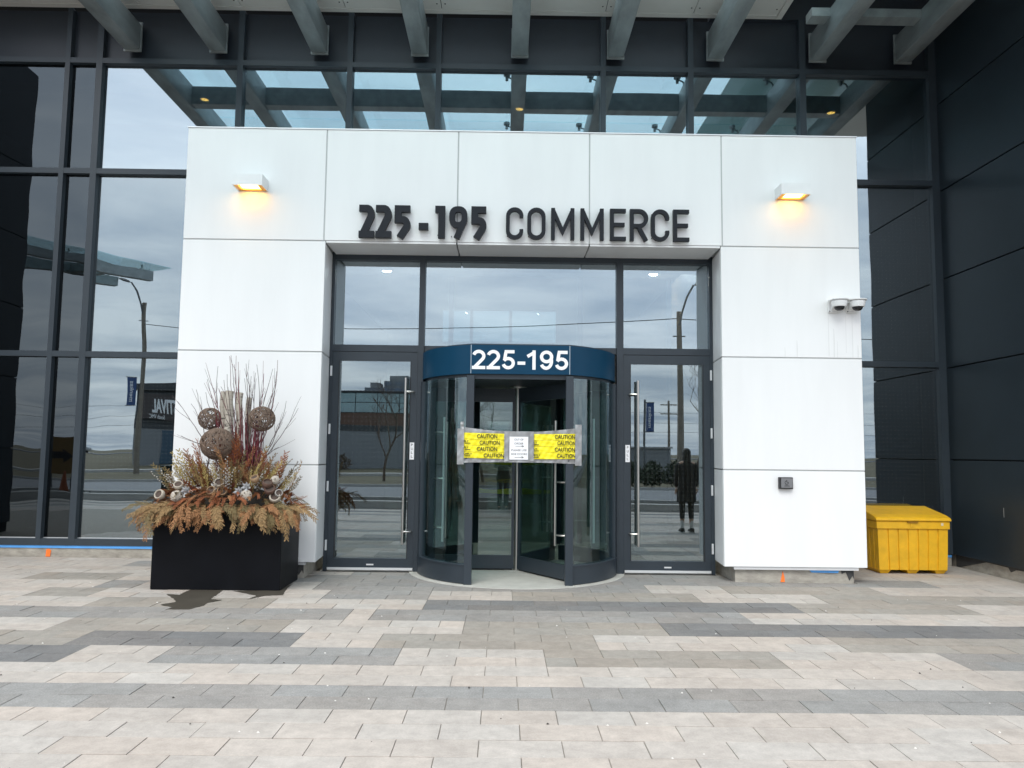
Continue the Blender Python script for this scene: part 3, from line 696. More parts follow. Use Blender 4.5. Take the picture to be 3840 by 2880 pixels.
for xa, xb, z in ((.130, .228, 1.602), (.122, .226, 1.474)):
    a = MB(); a.box(xa, xb, TY-.0004, TY, z-.0022, z+.0022); a.prism([(xb-.026, z+.013), (xb+.004, z), (xb-.026, z-.013), (xb-.024, z-.008), (xb-.006, z), (xb-.024, z+.008)], TY-.0009, TY-.0005, 'y')
    a.build('arrow', INK, pn)
for z, lab in ((.955, 'lower yellow caution tape strung across the lobby side of the revolving door'), (1.375, 'upper yellow caution tape strung across the lobby side of the revolving door')):
    t = MB(); v = []; f = []
    N = 14
    for i in range(N+1):
        s = i/N; x = -.46+1.30*s; y = 11.50; zz_ = z-.03*math.sin(math.pi*s)
        for yy in (y, y+.003): v += [(x, yy, zz_), (x, yy, zz_+.07-.02*math.sin(s*9))]
    for i in range(N):
        a = i*4; b2 = a+4; f += [(a, b2, b2+1, a+1), (a+2, a+3, b2+3, b2+2), (a+1, b2+1, b2+3, a+3), (a, a+2, b2+2, b2)]
    t.add(v, f); o = t.build('caution_tape', TAPE); tag(o, lab, 'tape', 'tapes inside the revolving door')
    me = text_mesh('lettering', 'CAUTION', .12, .34, z-.008, z+.028, 11.4985, .0005, INK, o, mtx=None)

# ---- raised address letters
al = thing('address_lettering', (.2, 9.55, 4.15), 'charcoal raised letters 225 - 195 COMMERCE on the white portal', 'sign')
YF, YB = 9.515, 9.57; H_ = .405; Z0 = 4.155
def letter(strokes, x, wd):
    mb = MB()
    for i, s in enumerate(strokes):
        closed = isinstance(s, tuple)
        ribbon(mb, list(s), wd, YF-.0006*i, YB, closed, x, Z0)
    o = mb.build('letter', LETTER, al)
    xs = [p[0] for p in mb.v]; zs = [p[2] for p in mb.v]
    pin = MB()
    for zz_ in (min(zs)+.05, max(zs)-.05): pin.tube([(min(xs)+wd*.4, YB, zz_), (min(xs)+wd*.4, 9.60, zz_)], .006, 6)
    pin.build('standoff', LETTER, o)
B_ = .084; h = H_
two = lambda w_: [[(.0, h-B_/2), (w_*.52, h-B_/2)]+arc(w_*.52, h-B_/2-.075, w_*.48-B_/2, .075, 80, -35, 6)+[(B_*.56, B_*.35)], [(0, B_*.42), (w_, B_*.42)]]
def five(w_): return [[(w_*.97, h-B_/2), (B_/2, h-B_/2), (B_/2, h*.56), (w_*.52, h*.56)]+arc(w_*.52, h*.56-.065, w_*.48-B_/2, .065, 75, -35, 6)+[(w_*.34, .0)]]
def nine(w_):
    cx, cz = w_/2, h*.66; rx, rz = w_/2-B_*.45, h*.34-B_*.45
    return [tuple((cx+rx*math.copysign(abs(math.cos(R(a)))**.8, math.cos(R(a))), cz+rz*math.copysign(abs(math.sin(R(a)))**.7, math.sin(R(a)))) for a in range(0, 360, 15)), [(cx+rx*.90, cz-rz*.55), (w_*.42, .0)]]
letter(two(.19), -1.828, B_); letter(two(.195), -1.622, B_); letter(five(.198), -1.39, B_)
letter([[(0, h*.355), (.118, h*.355)]], -1.09, B_)
letter([[(.078, 0), (.078, h)], [(-.004, h-B_/2), (.036, h-B_/2)]], -.885, B_)
letter(nine(.23), -.718, B_*.86); letter(five(.19), -.442, B_)
T_ = .047; hh = H_-.005
def cap_O(w_):
    r = w_/2-T_/2; t = T_/2
    return tuple(arc(w_/2, hh-t-r, r, r, 0, 180, 10)+arc(w_/2, t+r, r, r, 180, 360, 10))
def cap_C(w_):
    r = w_/2-T_/2; t = T_/2
    return arc(w_/2, hh-t-r, r, r, -12, 180, 12)+arc(w_/2, t+r, r, r, 180, 372, 12)
def cap_E(w_): return [[(w_, hh-T_/2), (T_/2, hh-T_/2), (T_/2, T_/2), (w_, T_/2)], [(T_, hh*.5), (w_*.92, hh*.5)]]
def cap_M(w_): return [[(T_/2, 0), (T_/2, hh-.001)], [(w_-T_/2, 0), (w_-T_/2, hh-.001)], [(T_*.55, hh-.03), (w_/2, hh*.26), (w_-T_*.55, hh-.03)]]
def cap_R(w_):
    r = hh*.235
    return [[(T_/2, 0), (T_/2, hh)], [(T_, hh-T_/2), (w_-r-.015, hh-T_/2)]+arc(w_-r-.015, hh-T_/2-r, r-.004, r, 90, -90, 10)+[(T_, hh-T_/2-2*r)], [(w_*.50, hh-T_/2-2*r-.02), (w_-T_*.45, 0)]]
letter([cap_C(.216)], -.012, T_); letter([cap_O(.226)], .252, T_); letter(cap_M(.288), .547, T_); letter(cap_M(.288), .911, T_)
letter(cap_E(.196), 1.278, T_); letter(cap_R(.222), 1.525, T_); letter([cap_C(.226)], 1.787, T_); letter(cap_E(.198), 2.062, T_)

# ---- wall lights
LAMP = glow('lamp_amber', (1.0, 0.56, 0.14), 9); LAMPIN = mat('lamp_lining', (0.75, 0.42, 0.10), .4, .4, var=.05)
def wall_light(xc, z, label):
    t = thing('wall_light', (xc, 9.6, z), label, 'wall light', 'wedge wall lights on the portal')
    w1 = .183; zt = z+.138; yf, yb = 9.36, 9.599
    hs = MB()      # open-bottomed housing: front, top and two sides, each a thin slab
    hs.prism([(xc-w1, z), (xc+w1, z), (xc+w1, zt), (xc-w1, zt)], yf, yf+.010, 'y')
    hs.prism([(yf+.010, zt-.010), (yb, zt-.010), (yb, zt), (yf+.010, zt)], xc-w1, xc+w1, 'x')
    for s in (-1, 1): hs.prism([(yf+.010, z), (yb, z), (yb, zt-.010), (yf+.010, zt-.010)], xc+s*w1-(.010 if s > 0 else 0), xc+s*w1+(.010 if s < 0 else 0), 'x')
    hs.build('housing', CAMW, t)
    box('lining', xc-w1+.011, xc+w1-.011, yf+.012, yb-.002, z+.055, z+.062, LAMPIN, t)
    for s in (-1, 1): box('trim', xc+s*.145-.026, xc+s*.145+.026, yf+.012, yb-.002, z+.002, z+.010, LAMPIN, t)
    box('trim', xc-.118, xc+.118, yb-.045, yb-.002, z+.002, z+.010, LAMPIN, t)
    MB().box(xc-.105, xc+.105, yf+.03, yb-.075, z+.012, z+.05).build('bulb', LAMP, t)
wall_light(-3.170, 4.738, 'white box wall light glowing amber above the planter')
wall_light(3.540, 4.722, 'white box wall light glowing amber above the two cameras')
# ---- security cameras
def camera_unit(x, z, label):
    t = thing('security_camera', (x, 9.6, z), label, 'security camera', 'dome cameras on the portal')
    box('back_plate', x-.075, x+.075, 9.572, 9.5995, z-.075, z+.075, CAMW, t, bevel=.008, seg=2)
    MB().prism([(9.573, z+.065), (9.48, z+.05), (9.44, z+.03), (9.44, z-.005), (9.50, z-.01), (9.573, z-.06)], x-.045, x+.045, 'x').build('arm', CAMW, t, bevel=.008)
    MB().lathe([(.0, z+.062), (.085, z+.06), (.094, z+.045), (.093, z+.03), (.080, z-.018), (.0, z-.02)], (x+.02, 9.475, 0), 28).build('body', CAMW, t, smooth=True)
    MB().prism([(x+.02+.112*math.cos(R(a)), 9.475+.112*math.sin(R(a))) for a in range(180, 361, 12)]+[(x+.132, 9.56), (x-.092, 9.56)], z+.062, z+.072, 'z').build('hood', CAMW, t)
    MB().lathe([(.062, z-.0205), (.060, z-.035), (.046, z-.055), (.024, z-.066), (0, z-.069)], (x+.02, 9.475, 0), 24).build('dome', CAMB, t, smooth=True)
    MB().lathe([(.009, 0), (.009, .003), (0, .003)], (x-.06, 9.572, z-.06), 8, Matrix.Rotation(R(90), 4, 'X')).build('screw', SILVER, t)
camera_unit(4.063, 3.372, 'white dome camera on the portal, set in from its edge')
camera_unit(4.286, 3.372, 'white dome camera at the very edge of the portal')
# ---- accessible door button
bt = thing('door_button', (3.417, 9.6, 1.126), 'small dark square push plate with wheelchair mark on the portal', 'door button')
box('box', 3.334, 3.50, 9.548, 9.5995, 1.126, 1.268, mat('button_box', (.022, .022, .024), .5), bt, bevel=.004)
pl = box('push_plate', 3.352, 3.490, 9.538, 9.5475, 1.140, 1.256, SILVER, bt, bevel=.004)
wc = MB(); wc.tube([(3.418+.020*math.cos(R(a)), 9.5372, 1.205+.020*math.sin(R(a))) for a in range(100, 400, 20)], .003, 5)
wc.tube([(3.419, 9.5372, 1.236), (3.419, 9.5372, 1.212), (3.434, 9.5372, 1.210), (3.440, 9.5372, 1.195)], .0035, 5); wc.build('wheelchair_symbol', INK, pl)
for xa, xb, z in ((3.400, 3.440, 1.172), (3.388, 3.455, 1.160)): box('lettering', xa, xb, 9.5368, 9.5377, z, z+.005, INK, pl)

# ---- yellow grit bin
bn = thing('storage_bin', (5.41, 10.78, 0), 'yellow ribbed plastic grit bin with sloping lid beside the portal', 'bin')
def ribbed(x0, x1, y0, y1, z0, z1, tp, nr=7):
    """tapered tub whose walls carry raised vertical ribs with grooves between"""
    mb = MB(); out = []
    gw = .014; dp = .016
    def side(p, q, n):
        d = Vector((q[0]-p[0], q[1]-p[1])); L_ = d.length; d.normalize(); nn = Vector((d.y, -d.x)); r = []
        for i in range(n):
            a = L_*i/n; b = L_*(i+1)/n
            pts = [(a, 0)] if i == 0 else [(a-gw/2-.006, 0), (a-gw/2, dp), (a+gw/2, dp), (a+gw/2+.006, 0)]
            for s, t in pts: r.append((p[0]+d.x*s-nn.x*t, p[1]+d.y*s-nn.y*t))
        return r
    c = [(x0, y0), (x1, y0), (x1, y1), (x0, y1)]
    for i, n in ((0, nr), (1, 6), (2, nr), (3, 6)): out += side(c[i], c[(i+1) % 4], n)
    cx, cy = (x0+x1)/2, (y0+y1)/2; v = []
    for k, z in enumerate((z0, z0+.33*(z1-z0), z0+.7*(z1-z0), z1)):
        s = (1-tp)+tp*((z-z0)/(z1-z0))**.8
        v += [(cx+(p[0]-cx)*s, cy+(p[1]-cy)*s, z) for p in out]
    n = len(out); f = []
    for k in range(3):
        for i in range(n): f.append((k*n+i, k*n+(i+1) % n, (k+1)*n+(i+1) % n, (k+1)*n+i))
    f.append(tuple(range(n-1, -1, -1))); mb.add(v, f); return mb
ribbed(4.935, 5.865, 10.445, 11.155, .05, .60, .035).build('tub', YEL, bn)
box('rim', 4.915, 5.885, 10.425, 11.175, .585, .685, YEL, bn, bevel=.006)
lid = MB().prism([(10.405, .688), (11.19, .688), (11.19, .835), (11.05, .85), (10.53, .765), (10.43, .735), (10.405, .715)], 4.90, 5.90, 'x').build('lid', YEL, bn, bevel=.012, seg=2)
box('latch', 5.36, 5.41, 10.418, 10.4248, .615, .665, YEL, bn); box('lift_recess_shade', 5.315, 5.455, 10.403, 10.4245, .668, .6845, mat('bin_shadow', (.28, .13, .004), .6), bn)  # shade of a lift recess, painted as a dark strip under the lid edge
box('scuff_mark', 5.765, 5.795, 10.4215, 10.4246, .632, .668, mat('worn_white', (.72, .62, .45), .8), bn)
for x in (5.03, 5.40, 5.77): MB().frustum((x-.05, x+.05, 10.50, 11.1, 0), (x-.085, x+.085, 10.47, 11.13, .052)).build('foot', YEL, bn)

# ---- planter
pt = thing('planter', (-3.13, 9.13, 0), 'large black box planter filled with a dried arrangement', 'planter')
X0, X1, Y0, Y1, ZT = -3.828, -2.424, 8.74, 9.50, .82
MB().box(X0, X1, Y0, Y1, .002, ZT).build('box', PLANT, pt, bevel=.006, seg=2)
MB().lathe([(.55, .821), (.5, .93), (.35, 1.05), (.15, 1.12), (0, 1.13)], (0, 0, 0), 20).build('soil', SOIL, pt)
o = pt.children[-1]; o.data.transform(Matrix.Translation((-3.13, 9.12, 0)) @ Matrix.Diagonal((1.18, .62, 1, 1)))

# dried foliage: shared sprays, each one an own part
def leaflet(mb, p, d, nrm, L_, W_, m=0):
    s = d.cross(nrm).normalized()*W_
    mb.add([p, p+d*(L_*.45)+s+nrm*(W_*.3), p+d*L_-nrm*(W_*.3), p+d*(L_*.45)-s+nrm*(W_*.3)], [(0, 1, 2, 3)], m)
def spray(seed, L_, droop, n, spread, lw, fine, twist=.5):
    r = random.Random(seed); mb = MB(); pts = []
    p = Vector((0, 0, 0)); a = 0.05 if droop > .3 else 0
    for i in range(n+1):
        pts.append(p.copy()); an = a-droop*1.9*i/n; p = p+Vector((math.cos(an), .05*math.sin(i*.9+seed), math.sin(an)))*(L_/n)
    mb.tube(pts, [.004*(1-.7*i/n) for i in range(n+1)], 4, m=0)
    for i in range(1, n+1):
        t = (pts[i]-pts[i-1]).normalized(); up = Vector((0, 0, 1)); sd_ = t.cross(up).normalized(); nr = sd_.cross(t)
        for s in (-1, 1):
            bl = L_*spread*(1-.75*abs(i/n-.35))*r.uniform(.7, 1.15)
            d = (t*r.uniform(.75, 1.0)+sd_*s*r.uniform(.45, .8)+nr*r.uniform(-.4, .25)).normalized()
            q = pts[i].copy()
            for k in range(fine):
                leaflet(mb, q, d, (nr+sd_*r.uniform(-twist, twist)).normalized(), bl/fine*1.35, lw*r.uniform(.7, 1.2))
                for s2 in (-1, 1):
                    d2 = (d+d.cross(nr)*s2*r.uniform(.5, .8)).normalized()
                    leaflet(mb, q, d2, (nr+d*r.uniform(-twist, twist)).normalized(), bl*.36*(1-.5*k/fine), lw*.8)
                q = q+d*(bl/fine); d = (d+Vector((0, 0, -.12*droop))).normalized()
    return mb
C_BR = mat('cedar_brown', (.29, .14, .058), .8, var=.25, vs_=14, rand=.35)
C_TAN = mat('cedar_tan', (.26, .165, .072), .8, var=.25, vs_=14, rand=.30)
C_OL = mat('cedar_olive', (.155, .115, .048), .8, var=.25, vs_=14, rand=.3)
C_YEL = mat('cypress_yellow', (.42, .33, .12), .8, var=.25, vs_=14, rand=.25)
C_RUST = mat('rust_plume', (.25, .082, .030), .85, var=.25, vs_=16, rand=.3)
C_RED = mat('russet_leaf', (.16, .05, .035), .7, var=.25, vs_=16, rand=.3)
C_WIL = mat('willow_bud', (.44, .42, .385), .8, var=.1); C_STEM = mat('stem_brown', (.11, .075, .055), .8, var=.2, rand=.2)
ar = thing('dried_arrangement', (-3.13, 9.12, .9), 'dried cedar, cypress and willow sprays spilling over the black planter', 'dried plants')
CED = [spray(s, L_, dr_, 15, .21, .0042, 4).mesh('frond', C_BR, fix=False) for s, L_, dr_ in ((1, .36, .80), (2, .42, .92), (3, .32, .70), (4, .46, .98), (5, .38, .86))]
UPR = [spray(s, L_, .04, 10, .20, .0058, 3, .9).mesh('sprig', C_YEL, fix=False) for s, L_ in ((11, .34), (12, .42), (13, .28), (14, .38))]
PLU = [spray(s, L_, .12, 12, .24, .0032, 4, .9).mesh('plume', C_RUST, fix=False) for s, L_ in ((21, .30), (22, .36), (23, .26))]
def put(me, p, d, m, s=1.0, roll=0.0, parent=None):
    d = Vector(d).normalized(); up = Vector((0, 0, 1))
    y = up.cross(d)
    y = y.normalized() if y.length > .05 else Vector((0, 1, 0)); z = d.cross(y)
    Mx = Matrix((d, y, z)).transposed().to_4x4() @ Matrix.Rotation(roll, 4, 'X')
    o = link(me.name.split('.')[0], me, parent or ar); Mx.translation = p
    o.matrix_parent_inverse = PINV[ar.name]; o.matrix_basis = Mx @ Matrix.Scale(s, 4)
    if m is not None:
        o.material_slots[0].link = 'OBJECT'; o.material_slots[0].material = m
    return o
def mound(u, v):   # point on the mound; u angle (rad, 0 = right), v 0 rim..1 top
    k = math.cos(v*math.pi/2); return Vector((-3.13+.72*k*math.cos(u), 9.10+.40*k*math.sin(u), .84+.30*math.sin(v*math.pi/2)))
for i in range(165):      # fringe hanging over the rim, thicker at the front
    u = rnd.uniform(-math.pi, 0)+rnd.gauss(0, .15) if i % 5 else rnd.uniform(0, math.pi)
    # even spread along the rim
    e = rnd.uniform(-1, 1); frontal = i % 4 != 0
    if frontal: p = Vector((-3.13+.74*e, 8.80, .86+rnd.uniform(-.02, .06))); d = Vector((e*.75+rnd.uniform(-.35, .35), -1, rnd.uniform(.05, .45)))
    else:
        s = rnd.choice((-1, 1)); p = Vector((-3.13+s*.62, rnd.uniform(8.80, 9.4), .88)); d = Vector((s, rnd.uniform(-1.1, .2), rnd.uniform(.0, .5)))
    put(rnd.choice(CED), p, d, rnd.choice((C_BR, C_BR, C_TAN, C_TAN, C_OL)), rnd.uniform(.55, 1.25), rnd.uniform(-.9, .9))
for i in range(96):      # second, higher tier
    u = rnd.uniform(-math.pi*1.05, .05*math.pi); p = mound(u, rnd.uniform(.15, .5)); n_ = Vector((math.cos(u)*1.2, math.sin(u), rnd.uniform(.3, .8)))
    put(rnd.choice(CED+PLU), p, n_, rnd.choice((C_BR, C_RUST, C_RUST, C_BR, C_OL)), rnd.uniform(.45, .75), rnd.uniform(-.6, .6))
for i in range(96):      # upright cypress
    u = rnd.uniform(-math.pi, math.pi*.15); v = rnd.uniform(.25, .85); p = mound(u, v); n_ = Vector((math.cos(u)*rnd.uniform(.3, 1.1), math.sin(u)*.5, rnd.uniform(.75, 1.3)))
    put(rnd.choice(UPR), p, n_, rnd.choice((C_YEL, C_YEL, C_TAN, C_TAN, C_OL)), rnd.uniform(.6, 1.1), rnd.uniform(-3, 3))
for i in range(66):      # rust plumes in the middle
    p = mound(rnd.uniform(-math.pi, math.pi), rnd.uniform(.45, 1)); n_ = Vector((rnd.uniform(-.55, .55), rnd.uniform(-.5, .2), 1))
    put(rnd.choice(PLU), p, n_, rnd.choice((C_RUST, C_RUST, C_RED, C_BR)), rnd.uniform(.9, 1.5), rnd.uniform(-3, 3))
for i in range(24):      # pussy willow
    q = MB(); L_ = rnd.uniform(.26, .42); ln = [Vector((L_*k/6, .01*math.sin(k+i), .012*math.sin(k*1.3+i))) for k in range(7)]
    q.tube(ln, [.003-.0003*k for k in range(7)], 4, m=0)
    for k in range(11):
        t = .25+.75*k/11; c = Vector((L_*t, .010*(-1)**k, .007*math.sin(k*2)))
        s = .0085; q.add([c+Vector((s*1.3, 0, 0)), c-Vector((s*1.3, 0, 0)), c+Vector((0, s, 0)), c-Vector((0, s, 0)), c+Vector((0, 0, s)), c-Vector((0, 0, s))], [(0, 2, 4), (2, 1, 4), (1, 3, 4), (3, 0, 4), (2, 0, 5), (1, 2, 5), (3, 1, 5), (0, 3, 5)], 1)
    u = rnd.uniform(-math.pi, 0.1); p = mound(u, rnd.uniform(.3, .75)); sd_ = math.cos(u)
    put(q.mesh('willow_sprig', [C_STEM, C_WIL], fix=False), p, (sd_*rnd.uniform(.4, 1.3), -.35, rnd.uniform(.7, 1.2)), None)
LEAF = MB(); lp = [(0, 0), (.035, .022), (.075, .03), (.115, .018), (.15, 0), (.115, -.018), (.075, -.03), (.035, -.022)]
LEAF.add([(x, y, abs(y)*.35-.25*x*x) for x, y in lp]+[(.07, 0, -.004)], [(i, (i+1) % 8, 8) for i in range(8)])
LEAF = LEAF.mesh('broad_leaf', C_RED, fix=False)
for i in range(84):
    u = rnd.uniform(-math.pi, .1); p = mound(u, rnd.uniform(.02, .75))+Vector((0, -.03, .02)); put(LEAF, p, (math.cos(u)+rnd.uniform(-.5, .5), -.7, rnd.uniform(-.1, 1)), rnd.choice((C_RED, C_RUST, C_BR)), rnd.uniform(.6, 1.15), rnd.uniform(-1, 1))
# twigs
C_TWR = mat('twig_red', (.125, .018, .028), .6, var=.3, vs_=10, rand=.3); C_TWD = mat('twig_dark', (.075, .050, .048), .7, var=.3, rand=.25)
tw = thing('twig_bundle', (-3.05, 9.15, .95), 'tall red dogwood and dark twigs rising from the planter', 'twigs')
def twig(p0, p1, r0, m, branch=2, bend=.04):
    q = MB(); p0 = Vector(p0); p1 = Vector(p1); N = 7; off = Vector((rnd.gauss(0, bend), rnd.gauss(0, bend), 0)); ln = []
    for k in range(N+1):
        t = k/N; ln.append(p0.lerp(p1, t)+off*math.sin(math.pi*t)+Vector((rnd.gauss(0, .004), rnd.gauss(0, .004), 0)))
    q.tube(ln, [r0*(1-.62*k/N) for k in range(N+1)], 5)
    for b in range(branch):
        k = rnd.randint(3, N-1); d = (ln[k]-ln[k-1]).normalized(); s = (d+Vector((rnd.uniform(-.6, .6), rnd.uniform(-.4, .4), 0))).normalized(); l = rnd.uniform(.10, .30)
        q.tube([ln[k], ln[k]+s*l*.5+d*l*.08, ln[k]+s*l*.8+d*l*.35], [r0*.45, r0*.36, r0*.22], 4)
    q.build('twig', m, tw, smooth=False, fix=False)
def tp(x, y, Y=9.15): return pix(620+x*.2773, 1300+y*.2773, Y)     # from the close-up of the twigs
tips = [(575, 310), (705, 262), (870, 125), (895, 115), (953, 120), (995, 205), (1088, 228), (1130, 350), (1240, 240), (1330, 362), (1455, 300), (1528, 180), (1512, 330), (565, 440), (545, 615), (715, 565), (790, 450), (838, 370), (980, 480), (1070, 430), (1150, 400), (1215, 352), (1300, 590), (1490, 510), (1440, 640), (1335, 555), (1480, 570), (1225, 430), (928, 240), (755, 540)]
for (x, y) in tips:
    b = tp(1040+(x-1000)*.32, 1560, 9.14+rnd.uniform(-.1, .12)); twig(b, tp(x, y, 9.10+rnd.uniform(-.12, .16)), .0055, C_TWD if rnd.random() < .6 else C_TWR, rnd.randint(1, 3))
for (x, y, bx_, by_) in ((165, 740, 560, 1330), (350, 770, 560, 1300), (420, 580, 600, 1100), (212, 1205, 520, 1340), (1640, 735, 1330, 1520), (1800, 830, 1340, 1510), (1535, 1040, 1400, 1340), (1525, 1360, 1330, 1500)):
    twig(tp(bx_, by_, 9.05), tp(x, y, 9.0), .0052, C_TWD, 2, .02)
for i in range(64):      # dense red stems low in the bundle
    x = rnd.choice((rnd.gauss(1000, 55), rnd.gauss(1180, 70), rnd.gauss(1220, 70), rnd.gauss(700, 60)))
    twig(tp(x*.8+220+rnd.uniform(-30, 30), 1620, 9.1+rnd.uniform(-.1, .1)), tp(x+rnd.uniform(-50, 50), rnd.uniform(780, 1150), 9.08+rnd.uniform(-.1, .12)), .0058, C_TWR, 0, .015)
# birch logs
def birch_mat():
    m, n, o = base_mat('birch_bark'); L = n.links.new; p = n.nodes.new('ShaderNodeBsdfPrincipled'); p.inputs['Roughness'].default_value = .8; L(p.outputs[0], o.inputs[0])
    g_ = n.nodes.new('ShaderNodeNewGeometry'); mp_ = n.nodes.new('ShaderNodeMapping'); mp_.inputs['Scale'].default_value = (7, 7, 26); L(g_.outputs['Position'], mp_.inputs[0])
    t = n.nodes.new('ShaderNodeTexNoise'); t.inputs['Scale'].default_value = 1.6; t.inputs['Detail'].default_value = 5; L(mp_.outputs[0], t.inputs['Vector'])
    r_ = n.nodes.new('ShaderNodeValToRGB'); r_.color_ramp.elements[0].position = .30; r_.color_ramp.elements[0].color = (.05, .04, .035, 1); r_.color_ramp.elements[1].position = .44; r_.color_ramp.elements[1].color = (.43, .39, .33, 1)
    L(t.outputs[0], r_.inputs[0]); L(r_.outputs[0], p.inputs['Base Color']); return m
BIRCH = birch_mat()
def log(xt, yt, xb, yb, r, Yd, label):
    a = tp(xb, yb, Yd); b = tp(xt, yt, Yd+.05); q = MB(); N = 8
    q.tube([a.lerp(b, k/N)+Vector((.008*math.sin(k*1.7), 0, 0)) for k in range(N+1)], [r*(1+.07*math.sin(k*2.3)) for k in range(N+1)], 14)
    tag(q.build('birch_log', BIRCH, smooth=True), label, 'log', 'birch logs in the planter')
log(865, 600, 850, 1500, .048, 9.06, 'thickest pale birch log standing behind the front wicker ball')
log(785, 608, 790, 1500, .036, 9.15, 'greyish birch log tucked behind the thickest log')
log(1005, 622, 985, 1500, .038, 9.12, 'thin birch log between the thickest log and the red stems')
log(1130, 690, 1110, 1500, .030, 9.2, 'slim birch log hidden among the red dogwood stems')
# wicker balls
WICK = mat('wicker', (.165, .115, .085), .8, var=.3, vs_=20, rand=.2)
def wicker(c, r, n, seed, label, squash=.95):
    rr = random.Random(seed); q = MB()
    for i in range(n):
        ax = Vector((rr.gauss(0, 1), rr.gauss(0, 1), rr.gauss(0, 1))).normalized(); u_ = ax.orthogonal().normalized(); v_ = ax.cross(u_)
        off = rr.uniform(-.75, .75)*r; pts = []; ph = rr.uniform(0, 6)
        st = rr.uniform(0, 6.28); ln = rr.uniform(3.2, 6.0); N = 18
        for k in range(N+1):
            a = st+ln*k/N; o2 = off+.13*r*math.sin(2*a+ph)+.05*r*math.sin(5*a); o2 = max(-.93*r, min(.93*r, o2)); k2 = math.sqrt(r*r-o2*o2)*rr.uniform(.95, 1.01)
            p = ax*o2+(u_*math.cos(a)+v_*math.sin(a))*k2; pts.append(Vector(c)+Vector((p.x, p.y, p.z*squash)))
        q.tube(pts, rr.uniform(.0030, .0046), 5)
    tag(q.build('wicker_ball', WICK, smooth=True, fix=False), label, 'wicker ball', 'wicker balls in the planter')
wicker(tp(605, 975, 9.2), .134, 58, 1, 'brown wicker ball left of the birch logs, behind the largest ball')
wicker(tp(1305, 978, 9.1), .150, 68, 2, 'brown wicker ball right of the red stems')
wicker(tp(705, 1315, 8.98), .188, 120, 3, 'largest brown wicker ball in front of the birch logs')
# pods, flowers and string balls nested in the foliage
POD = {'w': mat('pod_white', (.46, .41, .34), .8, var=.15, vs_=20), 't': mat('pod_tan', (.32, .21, .12), .8, var=.2, vs_=20), 'b': mat('pod_brown', (.10, .055, .04), .8, var=.2, vs_=20), 'g': mat('pod_grey', (.34, .32, .30), .8, var=.15, vs_=20)}
PIN_ = mat('pod_inside', (.075, .052, .042), .9, var=.2)
def pp(x, y, Y): return pix(480+x*.3436, 1650+y*.3436, Y)
def pod(x, y, r, kind, tilt, label, Y=8.74):
    r *= .00104; c = pp(x, y, Y); d = Vector(tilt).normalized(); Mr = d.to_track_quat('Z', 'Y').to_matrix().to_4x4()
    t = thing('seed_pod', c, label, 'seed pod', 'dried seed pods in the planter')
    MB().lathe([(.0, -r*.9), (r*.6, -r*.75), (r*.98, -r*.15), (r, r*.35), (r*.86, r*.62), (r*.74, r*.60), (r*.72, r*.3)], c, 18, Mr).build('shell', POD[kind], t, smooth=True)
    MB().lathe([(r*.715, r*.32), (r*.62, -.1*r), (.0, -r*.3)], c, 14, Mr).build('hollow', PIN_, t, smooth=True)
for a in ((350, 600, 56, 'w', (-.3, -1, .45), 'pale hollow pod at the planter-left end of the foliage'), (552, 498, 52, 'w', (.1, -.8, .75), 'pale pod with a narrow mouth, uphill of the left end pod'),
          (915, 560, 55, 't', (-.25, -1, .55), 'tan bowl pod, first of a touching pair below a pale pod'), (1030, 556, 56, 't', (.25, -1, .3), 'tan bowl pod, second of a touching pair below a pale pod'),
          (995, 470, 54, 'w', (.3, -1, .6), 'pale pod resting above the pair of tan bowls'), (1550, 545, 60, 'b', (.15, -1, .75), 'dark brown bowl pod with pale rim'),
          (1490, 512, 24, 'b', (-.1, -1, .5), 'smallest brown pod touching the dark bowl'), (1605, 628, 60, 'w', (.15, -1, .55), 'pale hollow pod below the dark brown bowl'),
          (1645, 582, 42, 'g', (.4, -1, .4), 'grey pod tucked behind the lower pale pod'), (1385, 425, 48, 't', (-.2, -.6, .9), 'tan pod high up among the yellow cypress'), (1520, 480, 56, 'b', (.3, -.6, .9), 'brown pod behind the dark bowl')):
    pod(*a)
STR = mat('string_white', (.46, .41, .35), .85, var=.15); PET = mat('silver_petal', (.36, .365, .375), .7, var=.12, vs_=20)
for (x, y, r, lab) in ((530, 612, 58, 'pale string ball beside a silver flower'), (1290, 605, 56, 'pale string ball under two silver flowers'), (1605, 435, 42, 'loose string ball behind the brown pods')):
    rr = random.Random(x); q = MB(); c = pp(x, y, 8.70 if y > 500 else 8.78); r *= .00104
    for i in range(20):
        ax = Vector((rr.gauss(0, 1), rr.gauss(0, 1), rr.gauss(0, 1))).normalized(); u_ = ax.orthogonal().normalized(); v_ = ax.cross(u_); o2 = rr.uniform(-.5, .5)*r; k2 = math.sqrt(r*r-o2*o2)
        q.tube([c+ax*o2+(u_*math.cos(.42*k)+v_*math.sin(.42*k))*k2 for k in range(16)], .0045, 4)
    tag(q.build('string_ball', STR, smooth=True, fix=False), lab, 'string ball', 'string balls in the planter')
